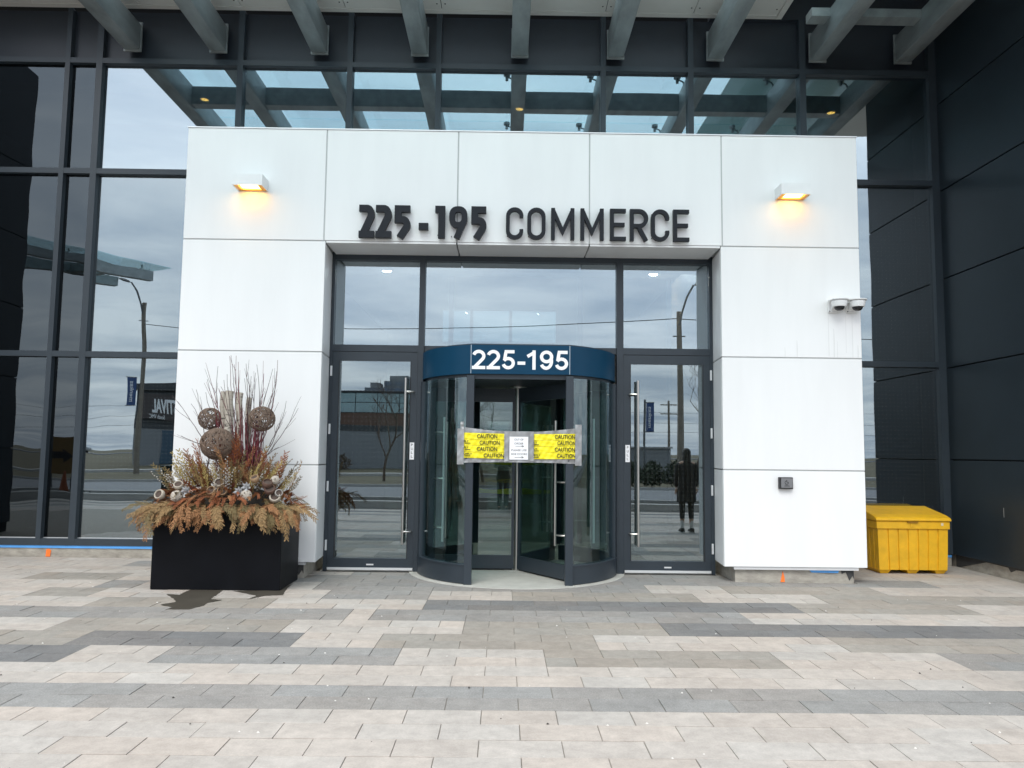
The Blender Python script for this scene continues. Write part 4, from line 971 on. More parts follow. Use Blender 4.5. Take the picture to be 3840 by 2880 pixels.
for (x, y, lab) in ((640, 560, 'silver petalled flower beside the pale string ball'), (1215, 570, 'lower silver flower left of a string ball'), (1300, 520, 'upper silver flower above a string ball')):
    q = MB(); c = pp(x, y, 8.72)
    for k in range(9):
        a = k*2*math.pi/6+(.5 if k > 5 else 0); tl = .5 if k > 5 else 1.0
        d = Vector((math.sin(a)*tl, -.75, math.cos(a)*tl+.5)).normalized(); s = d.cross(Vector((0, 1, 0))).normalized()*.018; L_ = .075
        nn = d.cross(s).normalized()*.008
        q.add([c, c+d*L_*.5+s, c+d*L_, c+d*L_*.5-s, c+d*L_*.5+nn], [(0, 1, 4), (1, 2, 4), (2, 3, 4), (3, 0, 4)])
    tag(q.build('silver_flower', PET, fix=False), lab, 'dried flower', 'silver dried flowers in the planter')

# ================================================================== LOBBY (seen dimly through the glass)
tag(MB().box(-9, 9, 11.55, 25, -.3, .0).build('lobby_floor', LOBF), kind='structure')
tag(MB().box(-2.33, 2.75, 10.24, 11.551, -.3, .0012).build('entrance_floor', LOBF), kind='structure')
lb = thing('lobby_shell', (0, 18, 0), 'dim lobby interior with plaster walls and timber screen behind the glass', 'lobby')
for (a, b, c, d) in ((-8.99, -1.95, 0, 7.1), (1.55, 9, 0, 7.1)): box('back_wall', a, b, 24, 24.2, c, d, LOBW, lb)
box('back_wall', -1.95, 1.55, 24, 24.2, 0, 4.9, LOBW, lb); box('back_wall', -1.95, 1.55, 24, 24.2, 5.9, 7.1, LOBW, lb)
for x in (-1.05, .15): box('window_bar', x-.05, x+.05, 24.0, 24.15, 4.9, 5.9, LOBD, lb)
box('pane', -1.95, 1.55, 24.16, 24.17, 4.9, 5.9, G_REV, lb); box('side_wall', -9.2, -9, 11.5, 24, 0, 7.1, LOBD, lb); box('side_wall', 9, 9.2, 11.5, 24, 0, 7.1, LOBD, lb)
box('ceiling', -9, 9, 12.0, 24.2, 7.1, 7.3, LOBD, lb); box('ceiling', -9, 9, 11.37, 12.0, 7.25, 7.4, LOBD, lb)
box('low_ceiling', -2.33, 2.76, 10.31, 11.19, 4.30, 4.34, LOBW, lb); box('low_ceiling', -3.9, 4.3, 11.21, 13.6, 4.60, 4.64, LOBW, lb)
box('side_screen', -3.2, -3.0, 11.6, 20, 0, 4.5, LOBD, lb); box('timber_screen', 2.9, 3.1, 11.6, 19, 0, 4.5, LOBB, lb)
box('desk', -2.4, 0.4, 18.5, 19.2, 0.0, 1.1, LOBB, lb); box('dark_backdrop', -7.6, -4.0, 13.2, 13.4, 0.0, 7.1, LOBD, lb); box('dark_backdrop', 4.4, 8.9, 13.2, 13.4, 0.0, 7.1, LOBD, lb)
iv = thing('inner_vestibule', (.2, 13.6, 0), 'inner glazed vestibule screen behind the revolving door', 'glazed screen')
for x in (-2.9, -1.5, -.95, 1.3, 2.85): box('mullion', x-.04, x+.04, 13.55, 13.65, 0, 4.59, DOORF, iv)
for (a, b) in ((-2.86, -1.54), (-1.46, -.99), (-.91, 1.26), (1.34, 2.81)):
    box('transom', a, b, 13.56, 13.64, 2.5, 2.6, DOORF, iv); box('pane', a, b, 13.594, 13.602, .02, 2.499, G_REV, iv)
DL = glow('downlight', (1, .93, .8), 420); AMB = glow('amber_downlight', (1, .50, .10), 6)
def downlight(x, y, z, r, m, label):
    t = thing('ceiling_light', (x, y, z), label, 'ceiling light', 'recessed lobby ceiling lights')
    MB().lathe([(r*1.25, -.001), (r*1.3, -.008), (r, -.010), (r, -.001)], (x, y, z), 20).build('ring', CAMW, t)
    MB().lathe([(0, -.004), (r*.98, -.004), (r*.98, -.002), (0, -.002)], (x, y, z), 16).build('lens', m, t)
for (px_, py_) in ((835, 585), (1411, 592)):
    p = pix(px_*1.736, py_*1.736, 10); k = (4.60-EYE)/(p.z-EYE); downlight(p.x*k, 10*k, 4.60, .075, DL, 'warm white lobby downlight behind the transom over the door %s' % ('by the planter' if px_ < 1000 else 'below the cameras'))
for (px_, py_) in ((442, 214), (1122, 235), (1795, 243)):
    p = pix(px_*1.736, py_*1.736, 10); k = (7.1-EYE)/(p.z-EYE); downlight(p.x*k, 10*k, 7.10, .062, AMB, 'amber lobby downlight behind the glass, above %s' % ('the light over the planter' if px_ < 500 else 'the middle of the lettering' if px_ < 1500 else 'the light over the cameras'))
for (x, y) in ((-1.6, 17), (1.3, 17), (-1.7, 21), (1.4, 21)): downlight(x, y, 7.1, .06, DL, 'small white downlight deep in the lobby')

# ================================================================== STREET BEHIND THE CAMERA (what the glass mirrors)
tag(MB().box(-120, 120, -1.0, -.62, -.16, .20).build('planting_kerb', WALK), kind='structure')
tag(MB().box(-120, 120, -5.0, -1.0, -.16, -.02).build('planting_bed', SOIL), kind='structure')
tag(MB().box(-300, 300, -14.5, -5.2, -.16, -.05).build('road', ASPH), kind='structure')
tag(MB().box(-300, 300, -5.2, -5.0, -.16, .06).build('road_kerb', WALK), kind='structure')
tag(MB().box(-300, 300, -14.7, -14.5, -.16, .06).build('road_kerb', WALK), kind='structure')
tag(MB().box(-300, 300, -34.2, -32.4, -.16, .02).build('sidewalk', WALK), kind='structure')
tag(MB().add([(-300, -36, -.15), (300, -36, -.15), (300, -85, .75), (-300, -85, .75), (300, -600, 1.0), (-300, -600, 1.0)], [(0, 1, 2, 3), (3, 2, 4, 5)]).build('field', GRASS), kind='structure')
tag(MB().box(-300, 300, -112, -98, .3, .86).build('far_road', ASPH), kind='structure')
POLE_ = mat('weathered_pole', (.19, .165, .135), .9, var=.2, vs_=4); METAL = mat('dull_metal', (.12, .125, .13), .6, .4)
# street lights on wooden poles
def street_light(x, y, h_, armdir, label):
    t = thing('street_light', (x, y, 0), label, 'street light', 'street lights along the road')
    MB().tube([(x, y, -.1), (x+.03, y, h_*.5), (x, y, h_)], [.17, .145, .12], 10).build('pole', POLE_, t, smooth=True)
    a = MB().tube([(x, y+.14, h_-.7), (x+armdir*.10, y+.2, h_-.1), (x+armdir*.28, y+.4, h_+.6), (x+armdir*.55, y+.6, h_+1.15)], .05, 8).build('arm', METAL, t, smooth=True)
    MB().lathe([(.0, -.10), (.16, -.06), (.2, 0), (.12, .09), (0, .11)], (0, 0, 0), 14).build('lamp_head', METAL, t, smooth=True).data.transform(Matrix.Translation((x+armdir*.95, y+.7, h_+1.28)) @ Matrix.Rotation(R(-22*armdir), 4, 'Y') @ Matrix.Diagonal((2.3, 1, 1, 1)))
    MB().tube([(x-.3, y, h_-1.2), (x+.3, y, h_-1.2)], .03, 6).build('bracket', METAL, t)
street_light(-22.9, -27, 10.7, -1, 'wooden street light pole carrying a blue banner')
street_light(8.37, -17, 8.4, 1, 'wooden street light pole joined by the overhead wire')
wire = []
for k in range(25):
    t = k/24; u_ = 1-t; wire.append((-22.9+31.27*t, -27+10*t, 8.07-.956*u_+2.185*u_*u_))
o = MB().tube(wire, .022, 5).build('overhead_wire', INK); tag(o, 'thin overhead wire slung between the two street light poles', 'wire', 'overhead wires')
o = MB().tube([(8.37+40*k/10, -17-1.5*k, 8.05+.2*k-.5*math.sin(math.pi*k/10)) for k in range(11)], .022, 5).build('overhead_wire', INK); tag(o, 'thin overhead wire running away from the pole by the low building', 'wire', 'overhead wires')
for i, (y, z) in enumerate(((-120, 9.5), (-121, 7.6), (-122, 6.0))):
    o = MB().tube([(-160+32*k, y, z-.6*math.sin(math.pi*(k % 4)/4)) for k in range(11)], .022, 4).build('power_line', INK); tag(o, 'distant power line strung along the far road', 'wire', 'distant power lines')
def utility_pole(x, y, h_, label):
    t = thing('utility_pole', (x, y, 0), label, 'utility pole', 'utility poles in the distance')
    MB().tube([(x, y, -.2), (x, y, h_)], [.17, .12], 8).build('pole', POLE_, t, smooth=True)
    for z in (h_-.5, h_-1.6): box('crossarm', x-1.0, x+1.0, y-.06, y+.06, z-.06, z+.06, POLE_, t)
for x, y, h_, l_ in ((-52, -60, 12.5, 'tallest bare utility pole with crossarms across the field'), (20, -75, 8, 'utility pole behind the low grey building'), (26, -80, 8.5, 'utility pole second behind the low grey building'), (33, -90, 8, 'utility pole farthest behind the low grey building'), (-38, -95, 8, 'utility pole beside the queue of cars')): utility_pole(x, y, h_, l_)
BANN = mat('banner_blue', (.025, .065, .19), .6, var=.1); BANP = mat('banner_purple', (.14, .03, .12), .6, var=.1)
def banner(x, y, z0, z1, wd, m, txt, label, pole=True):
    t = thing('banner', (x, y, 0 if pole else z0), label, 'banner', 'banners along the street')
    if pole: MB().tube([(x, y, -.1), (x, y, z1+.15)], .06, 8).build('pole', METAL, t, smooth=True)
    c = box('cloth', x+.08, x+.08+wd, y-.01, y+.01, z0, z1, m, t)
    for z in (z0, z1): MB().tube([(x, y, z), (x+.1+wd, y, z)], .025, 6).build('rod', METAL, t)
    if txt:
        Mt = Matrix.Translation((x+.08+wd*.5, y+.012, (z0+z1)/2)) @ Matrix.Rotation(R(90), 4, 'Y') @ Matrix.Rotation(math.pi, 4, 'Z') @ Matrix.Rotation(0, 4, 'Y')
        text_mesh('lettering', txt, -(z1-z0)*.36, (z1-z0)*.36, -wd*.22, wd*.22, 0, .004, VINYL, c, bold=.01, mtx=Mt)
banner(-23.75, -26.7, 4.15, 5.95, .55, BANN, 'menkes', 'blue banner with white lettering on the street light pole', False)
banner(7.3, -20.5, 2.67, 4.2, .42, BANN, 'menkes', 'blue banner on a dark pole before the low building')
banner(27.5, -14.8+0, 1.2, 3.6, .6, BANP, None, 'purple banner on a dark pole by the road')
# shop building opposite
sb = thing('shop_building', (-17.5, -52, 0), 'low dark shop building with big lettered sign opposite the entrance', 'building')
BR_ = mat('brown_brick', (.13, .075, .055), .9, var=.2, vs_=6); DKB = mat('dark_cladding', (.045, .05, .055), .7, var=.1); GYB = mat('grey_block', (.20, .21, .22), .9, var=.1); TEAL = mat('teal_glass_panel', (.30, .42, .44), .25, var=.12, vs_=.6)
box('wall', -32, -5, -60, -46, -.2, 3.2, GYB, sb); box('dark_band', -32.02, -4.98, -60.02, -45.97, 3.2, 3.7, DKB, sb); box('brick_band', -22, -4.99, -60.01, -45.98, 3.7, 4.7, BR_, sb)
box('upper_storey', -21.99, -5, -60, -46, 4.7, 6.42, DKB, sb); box('roof_cap', -32.2, -21.9, -60.2, -45.6, 6.5, 7.1, DKB, sb); box('roof_edge', -21.89, -4.8, -60.1, -45.8, 6.42, 6.55, DKB, sb); box('corner_block', -32, -22, -60, -45.9, 3.7, 6.5, DKB, sb)
for i in range(9):
    for k in range(2): box('window', -21.9+i*1.87, -20.1+i*1.87, -45.99, -45.93, 4.76+k*.83, 5.53+k*.83, TEAL, sb)
sgb = box('sign_panel', -31.4, -22.5, -45.88, -45.7, 3.95, 6.2, mat('sign_brown', (.055, .045, .045), .7), sb)
Ms = Matrix.Translation((0, -45.69, 0)) @ Matrix.Diagonal((-1, -1, 1, 1))
text_mesh('lettering', 'FESTIVAL', 27.6, 30.5, 4.5, 5.8, 0, .05, VINYL, sgb, bold=.03, mtx=Ms); text_mesh('lettering', 'South VMC', 29.4, 30.75, 4.02, 4.36, 0, .05, VINYL, sgb, mtx=Ms)
for i in range(5): 
    w_ = box('shop_window', -29.8+i*1.3, -28.6+i*1.3, -45.99, -45.90, .1, 3.1, mat('blue_shop_glass', (.03, .07, .11), .2), sb)
# low block and hedge
lbk = thing('low_building', (9, -30, 0), 'low plain grey concrete block behind the hedge', 'building')
box('wall', 5.2, 10.25, -34, -28, -.2, 1.88, GYB, lbk); box('parapet', 5.1, 10.35, -34.1, -27.9, 1.88, 1.98, mat('pale_cap', (.34, .34, .34), .9), lbk); box('door', 6.2, 7.2, -27.99, -27.9, 0, 1.7, DKB, lbk)
FOL = mat('dark_foliage', (.030, .042, .022), .8, var=.4, vs_=6, rand=.35)
def bush(x, y, r, h_, label, n=900, m=None):
    t = thing('shrub', (x, y, 0), label, 'shrub', 'shrubs along the street'); q = MB(); rr = random.Random(int(x*100+y))
    for i in range(n):
        a = rr.uniform(0, 6.28); e = rr.random()**.5; zz_ = rr.random()
        k = math.sin(math.pi*min(zz_*.8+.18, 1))*(1+.25*math.sin(3*a+x)); p = Vector((x+r*e*k*math.cos(a), y+r*e*k*math.sin(a), h_*zz_)); d = Vector((rr.gauss(0, 1), rr.gauss(0, 1), rr.gauss(0, .7))).normalized(); leaflet(q, p, d, d.orthogonal().normalized(), rr.uniform(.12, .26), .06)
    q.build('foliage', m or FOL, t, fix=False)
    MB().tube([(x, y, -.15), (x, y, h_*.5)], [.05, .02], 6).build('stem', C_STEM, t)
for i, (x, y, r, h_) in enumerate(((6.3, -19.8, .8, 1.15), (7.6, -20.0, .8, 1.1), (8.9, -19.9, .8, 1.2), (10.3, -20.1, .7, .95), (11.7, -20, .8, 1.1))):
    bush(x, y, r, h_, ('dark evergreen shrub at the banner end of the hedge', 'dark evergreen shrub beside the banner pole', 'tallest dark evergreen shrub in the hedge', 'lowest dark evergreen shrub in the hedge', 'dark evergreen shrub past the end of the low building')[i])
for x, y, r, h_ in ((-16, -44, .9, 2.3), (-13.2, -44.4, .8, 1.2), (-7.0, -44, 1.0, 1.8)): bush(x, y, r, h_, 'brown bare shrub of %s height at the foot of the shop wall' % ('full' if h_ > 2 else 'knee' if h_ < 1.5 else 'middling'), 260, mat('brown_shrub', (.075, .05, .03), .9, rand=.3))
# bare trees
def bare_tree(x, y, h_, seed, label):
    rr = random.Random(seed); t = thing('bare_tree', (x, y, 0), label, 'tree', 'bare street trees'); tr = MB(); cr_ = MB()
    def grow(p, d, l, r, dep):
        N = 4; pts = [p]
        for k in range(N):
            d = (d+Vector((rr.gauss(0, .12), rr.gauss(0, .12), rr.gauss(.02, .06)))).normalized(); pts.append(pts[-1]+d*(l/N))
        (tr if dep == 0 else cr_).tube(pts, [r*(1-.4*k/N) for k in range(N+1)], 7 if dep == 0 else 4, cap=False)
        if dep >= 5 or r < .004: return
        for b in range(rr.randint(2, 3)+(1 if dep == 0 else 0)):
            k = rr.randint(2, N); s = Vector((rr.gauss(0, .7), rr.gauss(0, .7), rr.uniform(.1, .7))); grow(pts[k], (d*.8+s).normalized(), l*rr.uniform(.55, .8), r*.55, dep+1)
    grow(Vector((x, y, -.15)), Vector((.03, 0, 1)), h_*.42, .085, 0)
    tr.build('trunk', C_STEM, t, smooth=True, fix=False); cr_.build('crown', C_STEM, t, fix=False)
bare_tree(-6.7, -24, 6.0, 3, 'bare young street tree before the shop building'); bare_tree(10.4, -23, 6.6, 8, 'bare young street tree beside the hedge'); bare_tree(-1.2, -24, 6.2, 12, 'bare young street tree opposite the revolving door'); bare_tree(-58, -70, 6.5, 15, 'bare bushy tree far along the field')
# towers far away
def tower(x0, x1, y, h_, m, label):
    t = thing('tower_block', ((x0+x1)/2, y, 0), label, 'tower block', 'towers on the horizon'); box('wall', x0, x1, y-25, y, 0, h_, m, t)
    nx = max(3, int((x1-x0)/6)); wn_ = MB()
    wd = (x1-x0)/nx
    GLZ = mat('tower_glass', (.10, .14, .20), .3)
    for i in range(nx):
        for k in range(int(h_/4)):
            if k*4 < h_*.25: continue
            wn_.box(x0+i*wd+.6, x0+(i+1)*wd-.6, y+.0, y+.3, k*4+.8, k*4+3.2)
    tag(wn_.build('window', GLZ, t), kind='stuff'); box('plant_room', x0+3, x1-3, y-20, y-5, h_, h_+4, GYB, t)
TW1 = mat('tower_grey', (.14, .16, .19), .8); TW2 = mat('tower_blue', (.09, .14, .24), .5)
tower(-93, -80.5, -500, 43, TW1, 'shorter grey tower block on the skyline'); tower(-79.8, -62, -500, 48, TW1, 'tall grey tower block on the skyline'); tower(-61, -52, -510, 51, TW2, 'slim blue glass tower on the skyline')
# cars
TY_ = RUBBER; GLC = mat('car_glass', (.02, .025, .03), .1); TAIL = mat('tail_light', (.7, .02, .02), .3, emit=1.2)
def car(x, y, z, ang, m, label, suv=True):
    t = thing('parked_car', (x, y, z), label, 'car', 'cars on the far road')
    T = Matrix.Translation((x, y, z)) @ Matrix.Rotation(R(ang), 4, 'Z'); h_ = 1.65 if suv else 1.42
    prof = [(-2.25, .35), (-2.3, .75), (-2.2, .95), (-1.3, 1.02), (-.7, h_-.05), (.3, h_), (1.5 if suv else .9, h_-.04), (2.1 if suv else 1.7, 1.05), (2.3, .95), (2.32, .4)]
    def fin(mb, n_, mm, par, **k): mb.v = [tuple(T @ Vector(q)) for q in mb.v]; return mb.build(n_, mm, par, **k)
    fin(MB().prism(prof, -.88, .88, 'y'), 'body', m, t, bevel=.07, seg=2, smooth=True)
    e = 1.35 if suv else .8
    for s in (-1, 1): fin(MB().prism([(-1.15, 1.04), (-.62, h_-.12), (e, h_-.12), (e+.35, 1.06)], s*.885, s*.895, 'y'), 'side_window', GLC, t)
    fin(MB().prism([(2.13 if suv else 1.76, 1.06), (1.58 if suv else .98, h_-.1), (1.60 if suv else 1.0, h_-.08), (2.16 if suv else 1.80, 1.06)], -.7, .7, 'y'), 'rear_window', GLC, t)
    for s in (-.68, .68): fin(MB().box(2.26, 2.34, s-.15, s+.15, .78, .95), 'tail_light', TAIL, t)
    for wx in (-1.4, 1.4):
        for s in (-.8, .8):
            w1 = MB(); w1.tube([(wx, s-.1, .34), (wx, s+.1, .34)], .34, 16); w_ = fin(w1, 'wheel', TY_, t)
            w2 = MB(); w2.tube([(wx, s+math.copysign(.095, s), .34), (wx, s+math.copysign(.11, s), .34)], .2, 12); fin(w2, 'rim', ALU, w_)
CW = mat('car_white', (.7, .7, .7), .3); CG = mat('car_silver', (.4, .42, .44), .3, .4); CK = mat('car_dark', (.05, .05, .06), .3)
for a in ((-44, -101, .87, 80, CW, 'white SUV with lit tail lights on the far road', True), (-39, -102, .87, 84, CG, 'silver SUV behind the white one on the far road', True), (-33, -103, .87, 20, CW, 'white saloon near the lamp pole on the far road', False),
          (-62, -92, .80, 170, CG, 'silver saloon waiting far along the road', False), (-50, -108, .87, 85, CK, 'dark car at the head of the far queue', True)): car(*a)
# traffic light
tl = thing('traffic_light', (-43, -90, .75), 'yellow traffic signal on a leaning dark pole', 'traffic light')
MB().tube([(-43, -90, .6), (-42.6, -90, 6.3)], [.12, .09], 8).build('pole', METAL, tl); box('arm', -42.6, -41.5, -90.05, -89.95, 5.6, 5.7, METAL, tl)
hd = box('signal_head', -41.6, -41.1, -90.2, -89.85, 4.9, 6.2, mat('signal_yellow', (.6, .35, .02), .5), tl)
for z in (5.15, 5.55, 5.95): MB().lathe([(.15, 0), (.15, .06), (0, .06)], (-41.35, -89.85, z), 12, Matrix.Rotation(R(-90), 4, 'X')).build('lens', CAMB, hd)
# things by the kerb
cbx = thing('utility_cabinet', (-9.6, -1.7, 0), 'dark green utility cabinet standing in the planting bed', 'cabinet')
GRN = mat('cabinet_green', (.010, .022, .018), .5, var=.1); box('body', -10.3, -8.9, -2.3, -1.3, -.02, .95, GRN, cbx, bevel=.02); box('lid', -10.34, -8.86, -2.34, -1.26, .95, 1.0, GRN, cbx, bevel=.01); box('plate', -10.0, -9.8, -1.296, -1.288, .5, .58, PAPER, cbx)
q = MB(); rr = random.Random(5)
for i in range(11):
    x = -14.5+i*.42; hgt = .08+.16*rr.random(); q.add([(x-.3, -1.5, -.02), (x+.3, -1.45, -.02), (x+.1, -1.9, -.02), (x+rr.uniform(-.2, .2), -1.6, hgt)], [(0, 1, 3), (1, 2, 3), (2, 0, 3)])
tag(q.build('ground_sheet', RUBBER, fix=False), 'crumpled black plastic sheet lying in the planting bed', 'plastic sheet')
an = thing('arrow_sign', (-16.0, -6.2, -.05), 'orange board sign with black arrow standing by the road', 'sign')
box('board', -16.6, -15.4, -6.25, -6.2, .55, 2.0, mat('sign_orange', (.17, .10, .03), .6), an)
a_ = MB(); a_.prism([(-16.45, 1.05), (-16.45, 1.35), (-15.95, 1.35), (-15.95, 1.5), (-15.55, 1.2), (-15.95, .9), (-15.95, 1.05)], -6.198, -6.19, 'y'); a_.build('arrow', INK, an)
for x in (-16.4, -15.6): box('leg', x-.03, x+.03, -6.26, -6.19, -.05, .55, METAL, an)
cn = thing('traffic_cone', (-14.9, -4.4, -.02), 'orange traffic cone in the bed near the arrow sign', 'cone')
MB().lathe([(.17, .02), (.03, .7), (0, .71)], (-14.9, -4.4, 0), 16).build('cone', mat('cone_orange', (.28, .07, .02), .6), cn, smooth=True); box('base', -15.1, -14.7, -4.6, -4.2, -.02, .02, RUBBER, cn)

# ---- second canopy on the left wing, mirrored in the big window
c2 = thing('glass_canopy', (-11.9, -4.9, 7.4), 'second glass canopy on steel beams reaching from the left wing', 'canopy')
T2 = Matrix.Translation((-11.85, -4.9, 0)) @ Matrix.Rotation(R(120), 4, 'Z')
def b2(name, x0, x1, y0, y1, z0, z1, m):
    q = MB().box(x0, x1, y0, y1, z0, z1); q.v = [tuple(T2 @ Vector(p)) for p in q.v]; return q.build(name, m, c2)
for y in (.35, 2.2): b2('beam', .55, 13, y-.12, y+.12, 7.30, 7.66, STEEL)
for x in (2.2, 5.4): b2('cross_beam', x-.1, x+.1, .471, 2.079, 7.32, 7.6, STEEL)
for k in range(3): b2('glass_panel', 4.3*k+.01, 4.3*(k+1)-.01, -.05, 2.6, 7.86, 7.885, G_CAN)
for x in (1.0, 3.6, 5.0):
    for y in (.35, 2.2):
        q = MB().tube([(x, y, 7.66), (x-.12, y, 7.75), (x-.10, y, 7.859)], .035, 6); q.v = [tuple(T2 @ Vector(p)) for p in q.v]; q.build('glass_fitting', STEEL, c2)
for y in (.35, 2.2): b2('post', 12.2, 12.5, y-.15, y+.15, -.1, 7.299, STEEL)
# ================================================================== PEOPLE
SKIN = mat('skin', (.50, .31, .22), .55, var=.05); HAIR = mat('dark_hair', (.012, .010, .009), .5, var=.2); COAT = mat('black_coat', (.012, .012, .014), .8, var=.15); LEGG = mat('black_leggings', (.010, .010, .012), .7, var=.1); SOCK = mat('white_sock', (.7, .7, .68), .9); SHOE = mat('dark_shoe', (.03, .03, .032), .6); SOLE = mat('white_sole', (.6, .6, .58), .8); JEAN = mat('dark_jeans', (.025, .03, .045), .85, var=.15); EYE_ = mat('eye', (.03, .02, .015), .2)
def skin_mesh(name, chains, m, parent, T, sub=2):
    vs_, es, rad = [], [], []; idx = {}
    for ch in chains:
        prev = None
        for (p, r) in ch:
            key = tuple(round(c, 4) for c in p)
            if key not in idx: idx[key] = len(vs_); vs_.append(p); rad.append(r)
            if prev is not None and prev != idx[key]: es.append((prev, idx[key]))
            prev = idx[key]
    me = bpy.data.meshes.new(name); me.from_pydata(vs_, es, []); o = bpy.data.objects.new(name, me); COL.objects.link(o)
    md = o.modifiers.new('s', 'SKIN'); md.use_smooth_shade = True
    for i, sv in enumerate(me.skin_vertices[0].data):
        r = rad[i]; sv.radius = r if hasattr(r, '__len__') else (r, r); sv.use_root = (i == 0)
    sb_ = o.modifiers.new('d', 'SUBSURF'); sb_.levels = sub; sb_.render_levels = sub
    dg = bpy.context.evaluated_depsgraph_get(); me2 = bpy.data.meshes.new_from_object(o.evaluated_get(dg)); bpy.data.objects.remove(o); bpy.data.meshes.remove(me)
    me2.transform(T); me2.materials.clear(); me2.materials.append(m); me2.shade_smooth(); me2.name = name
    return link(name, me2, parent)
def person(x, y, face, label, h_, arms, lower, coat_len, hair_long, coat=COAT):
    """figure built facing +Y, then turned by `face` degrees; height h_"""
    t = thing('person', (x, y, 0), label, 'person'); k = h_/1.70
    T = Matrix.Translation((x, y, 0)) @ Matrix.Rotation(R(face), 4, 'Z') @ Matrix.Scale(k, 4)
    def S(pts): return pts
    body = [[((0, 0, .94), (.14, .10)), ((0, 0, 1.12), (.115, .085)), ((0, 0, 1.28), (.135, .095)), ((0, 0, 1.40), (.11, .075)), ((0, .005, 1.46), .052), ((0, .015, 1.53), .05)]]
    for s in (-1, 1): body.append([((0, 0, .94), (.14, .10)), ((s*.085, 0, .86), .088), ((s*.09, .01, .50), .055), ((s*.092, -.01, .30), .052), ((s*.095, -.015, .10), .034), ((s*.098, .09, .035), .033)])
    ha = []
    for s, (el, wr) in zip((-1, 1), arms):
        body.append([((0, 0, 1.40), (.11, .075)), ((s*.165, 0, 1.385), .052), (el, .039), (wr, .027)]); ha.append((s, Vector(el), Vector(wr)))
    skin_mesh('body', body, SKIN, t, T)
    # hands: palm and five fingers
    for s, el, wr in ha:
        d = (wr-el).normalized(); sx_ = Vector((1, 0, 0)) if abs(d.x) < .7 else Vector((0, 0, 1)); a = (sx_-d*sx_.dot(d)).normalized(); fl = d.cross(a)
        ch = [[(tuple(wr), .024), (tuple(wr+d*.04), (.030, .018)), (tuple(wr+d*.075), (.034, .016))]]
        for i, L_ in enumerate((.060, .072, .068, .052)):
            b = wr+d*.078+a*((i-1.5)*.019); ch.append([(tuple(wr+d*.075), (.034, .016)), (tuple(b), .0095), (tuple(b+d*L_*.5+fl*.006*s), .0085), (tuple(b+d*L_*.85+fl*.022*s), .007)])
        b = wr+d*.03-a*.03; ch.append([(tuple(wr+d*.04), (.030, .018)), (tuple(b), .011), (tuple(b-a*.018+d*.03), .0095), (tuple(b-a*.02+d*.055), .008)])
        skin_mesh('hand', ch, SKIN, t, T, 1)
    # head
    hb = MB(); prof = [(0, 1.475), (.045, 1.483), (.060, 1.505), (.070, 1.54), (.076, 1.58), (.077, 1.615), (.070, 1.65), (.05, 1.68), (.022, 1.695), (0, 1.698)]
    hb.lathe(prof, (0, 0, 0), 24); hb.v = [tuple(T @ Vector((q[0], q[1]*1.18+.018+(.012 if q[1] > .05 and 1.54 < q[2] < 1.56 else 0), q[2]))) for q in hb.v]; hd_ = hb.build('head', SKIN, t, smooth=True)
    fz = MB(); fz.add([T @ Vector(q) for q in ((0, .122, 1.555), (-.016, .100, 1.553), (.016, .100, 1.553), (0, .100, 1.605))], [(0, 1, 2), (0, 2, 3), (0, 3, 1)]); fz.build('nose', SKIN, hd_)
    for s in (-1, 1):
        e = MB(); e.lathe([(0, -.008), (.010, -.004), (.010, .004), (0, .008)], (0, 0, 0), 8); e.v = [tuple(T @ (Vector(q)+Vector((s*.03, .097, 1.592)))) for q in e.v]; e.build('eye', EYE_, hd_)
        e = MB(); e.lathe([(0, -.025), (.014, -.015), (.016, .01), (0, .028)], (0, 0, 0), 8); e.v = [tuple(T @ (Vector((q[0]*.5, q[1], q[2]))+Vector((s*.078, .012, 1.575)))) for q in e.v]; e.build('ear', SKIN, hd_)
    mo = MB(); mo.box(-.022, .022, .095, .101, 1.523, 1.531); mo.v = [tuple(T @ Vector(q)) for q in mo.v]; mo.build('mouth', mat('lips', (.35, .13, .11), .5), hd_)
    hr = MB(); N = 24; v = []; lo = 1.30 if hair_long else 1.50
    zs = [1.715, 1.705, 1.68, 1.64, 1.59, 1.54, (1.54+lo)/2, lo]; rs = [.0, .045, .072, .086, .088, .086, .092 if hair_long else .08, .082 if hair_long else .06]
    for z, r in zip(zs, rs):
        for i in range(N):
            a = 2*math.pi*i/N; yy = math.sin(a)*r*1.16; 
            if z < 1.66 and yy > .03: yy = .03
            v.append(T @ Vector((math.cos(a)*r, yy+.008, z+.004*math.sin(5*a))))
    f = [(k2*N+i, k2*N+(i+1) % N, (k2+1)*N+(i+1) % N, (k2+1)*N+i) for k2 in range(len(zs)-1) for i in range(N)]
    hr.add(v, f); hr.build('hair', HAIR, t, smooth=True)
    # coat with sleeves, trousers, socks, shoes
    cz = coat_len
    ct = MB(); v = []; prof = [(cz, .20, .145), ((cz+.9)/2, .195, .14), (.95, .180, .135), (1.12, .155, .122), (1.28, .172, .130), (1.38, .168, .115), (1.435, .095, .08), (1.475, .066, .066)]
    for z, rx, ry in prof:
        for i in range(28):
            a = 2*math.pi*i/28; w_ = 1+.025*math.sin(7*a+z*9); v.append(T @ Vector((math.cos(a)*rx*w_, math.sin(a)*ry*w_, z)))
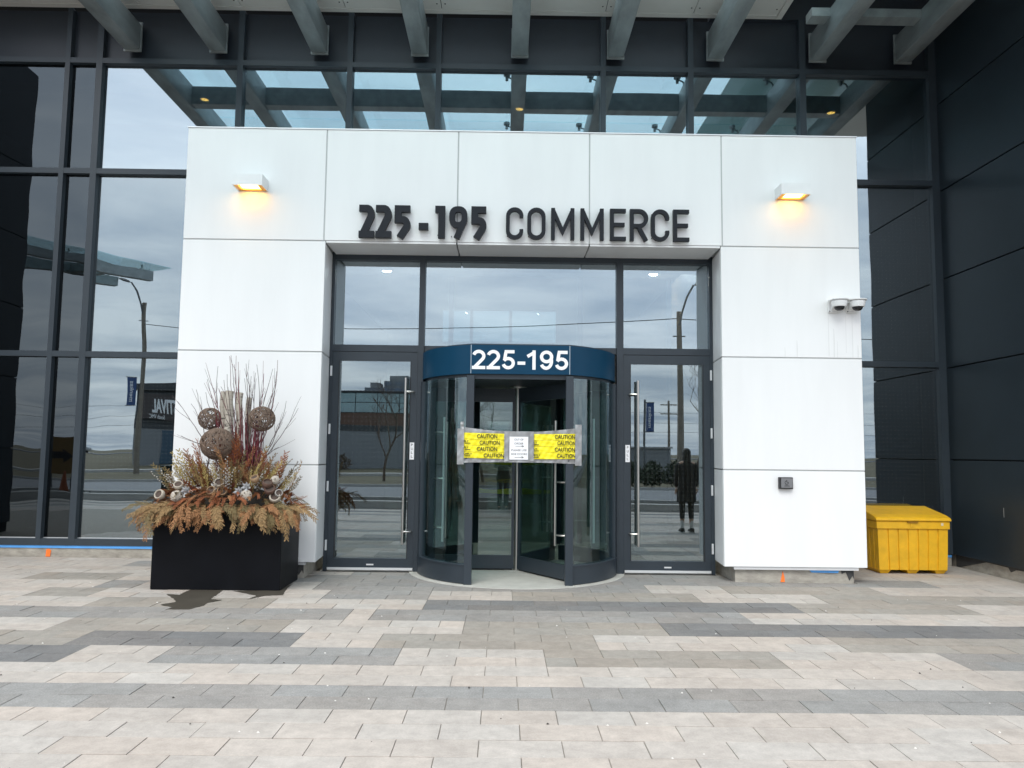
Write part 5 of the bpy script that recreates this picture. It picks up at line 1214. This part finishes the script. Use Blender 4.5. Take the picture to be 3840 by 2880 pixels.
    ct.add(v, [(k2*28+i, k2*28+(i+1) % 28, (k2+1)*28+(i+1) % 28, (k2+1)*28+i) for k2 in range(len(prof)-1) for i in range(28)]); co = ct.build('coat', coat, t, smooth=True)
    for s, el, wr in ha: skin_mesh('sleeve', [[((s*.12, 0, 1.385), .062), ((s*.17, 0, 1.375), .064), (tuple(el), .052), (tuple(el.lerp(wr, .9)), .042)]], coat, co, T)
    for s in (-1, 1):
        skin_mesh('trouser_leg', [[((s*.075, 0, .93), .10), ((s*.088, 0, .84), .100), ((s*.09, .012, .50), .062 if lower == 'leggings' else .08), ((s*.092, -.012, .32), .059 if lower == 'leggings' else .075), ((s*.095, -.015, .25 if lower == 'leggings' else .07), .042 if lower == 'leggings' else .065)]], LEGG if lower == 'leggings' else JEAN, t, T)
        if lower == 'leggings': skin_mesh('sock', [[((s*.095, -.015, .28), .045), ((s*.095, -.015, .18), .042), ((s*.095, -.015, .08), .043)]], SOCK, t, T)
        sh_ = MB(); pr = [(-.075, .02), (-.08, .07), (-.05, .10), (.0, .095), (.08, .07), (.15, .05), (.175, .03), (.17, .02)]
        sh_.prism([(p[0], p[1]) for p in pr], s*.097-.042, s*.097+.042, 'x'); sh_.v = [tuple(T @ Vector(q)) for q in sh_.v]; s1 = sh_.build('shoe', SHOE, t, bevel=.012, seg=2, smooth=True)
        so_ = MB(); so_.box(s*.097-.044, s*.097+.044, -.082, .178, .001, .019); so_.v = [tuple(T @ Vector(q)) for q in so_.v]; so_.build('sole', SOLE, s1)
    return t
person(3.60, 4.85, 180, 'person with long dark hair in black coat standing turned away from the doors', 1.64, (((-.215, .0, 1.12), (-.20, .05, .90)), ((.215, .0, 1.12), (.20, .05, .90))), 'leggings', .62, True)
ph = person(-.02, -.46, 0, 'person in dark clothes holding up a phone toward the entrance', 1.66, (((-.22, .10, 1.16), (-.07, .32, 1.42)), ((.22, .10, 1.16), (.07, .32, 1.42))), 'jeans', .82, False)
tag(box('phone', -.075, .075, -.07, -.062, 1.47, 1.545, CAMB, bevel=.004), 'black phone held up in both hands', 'phone')
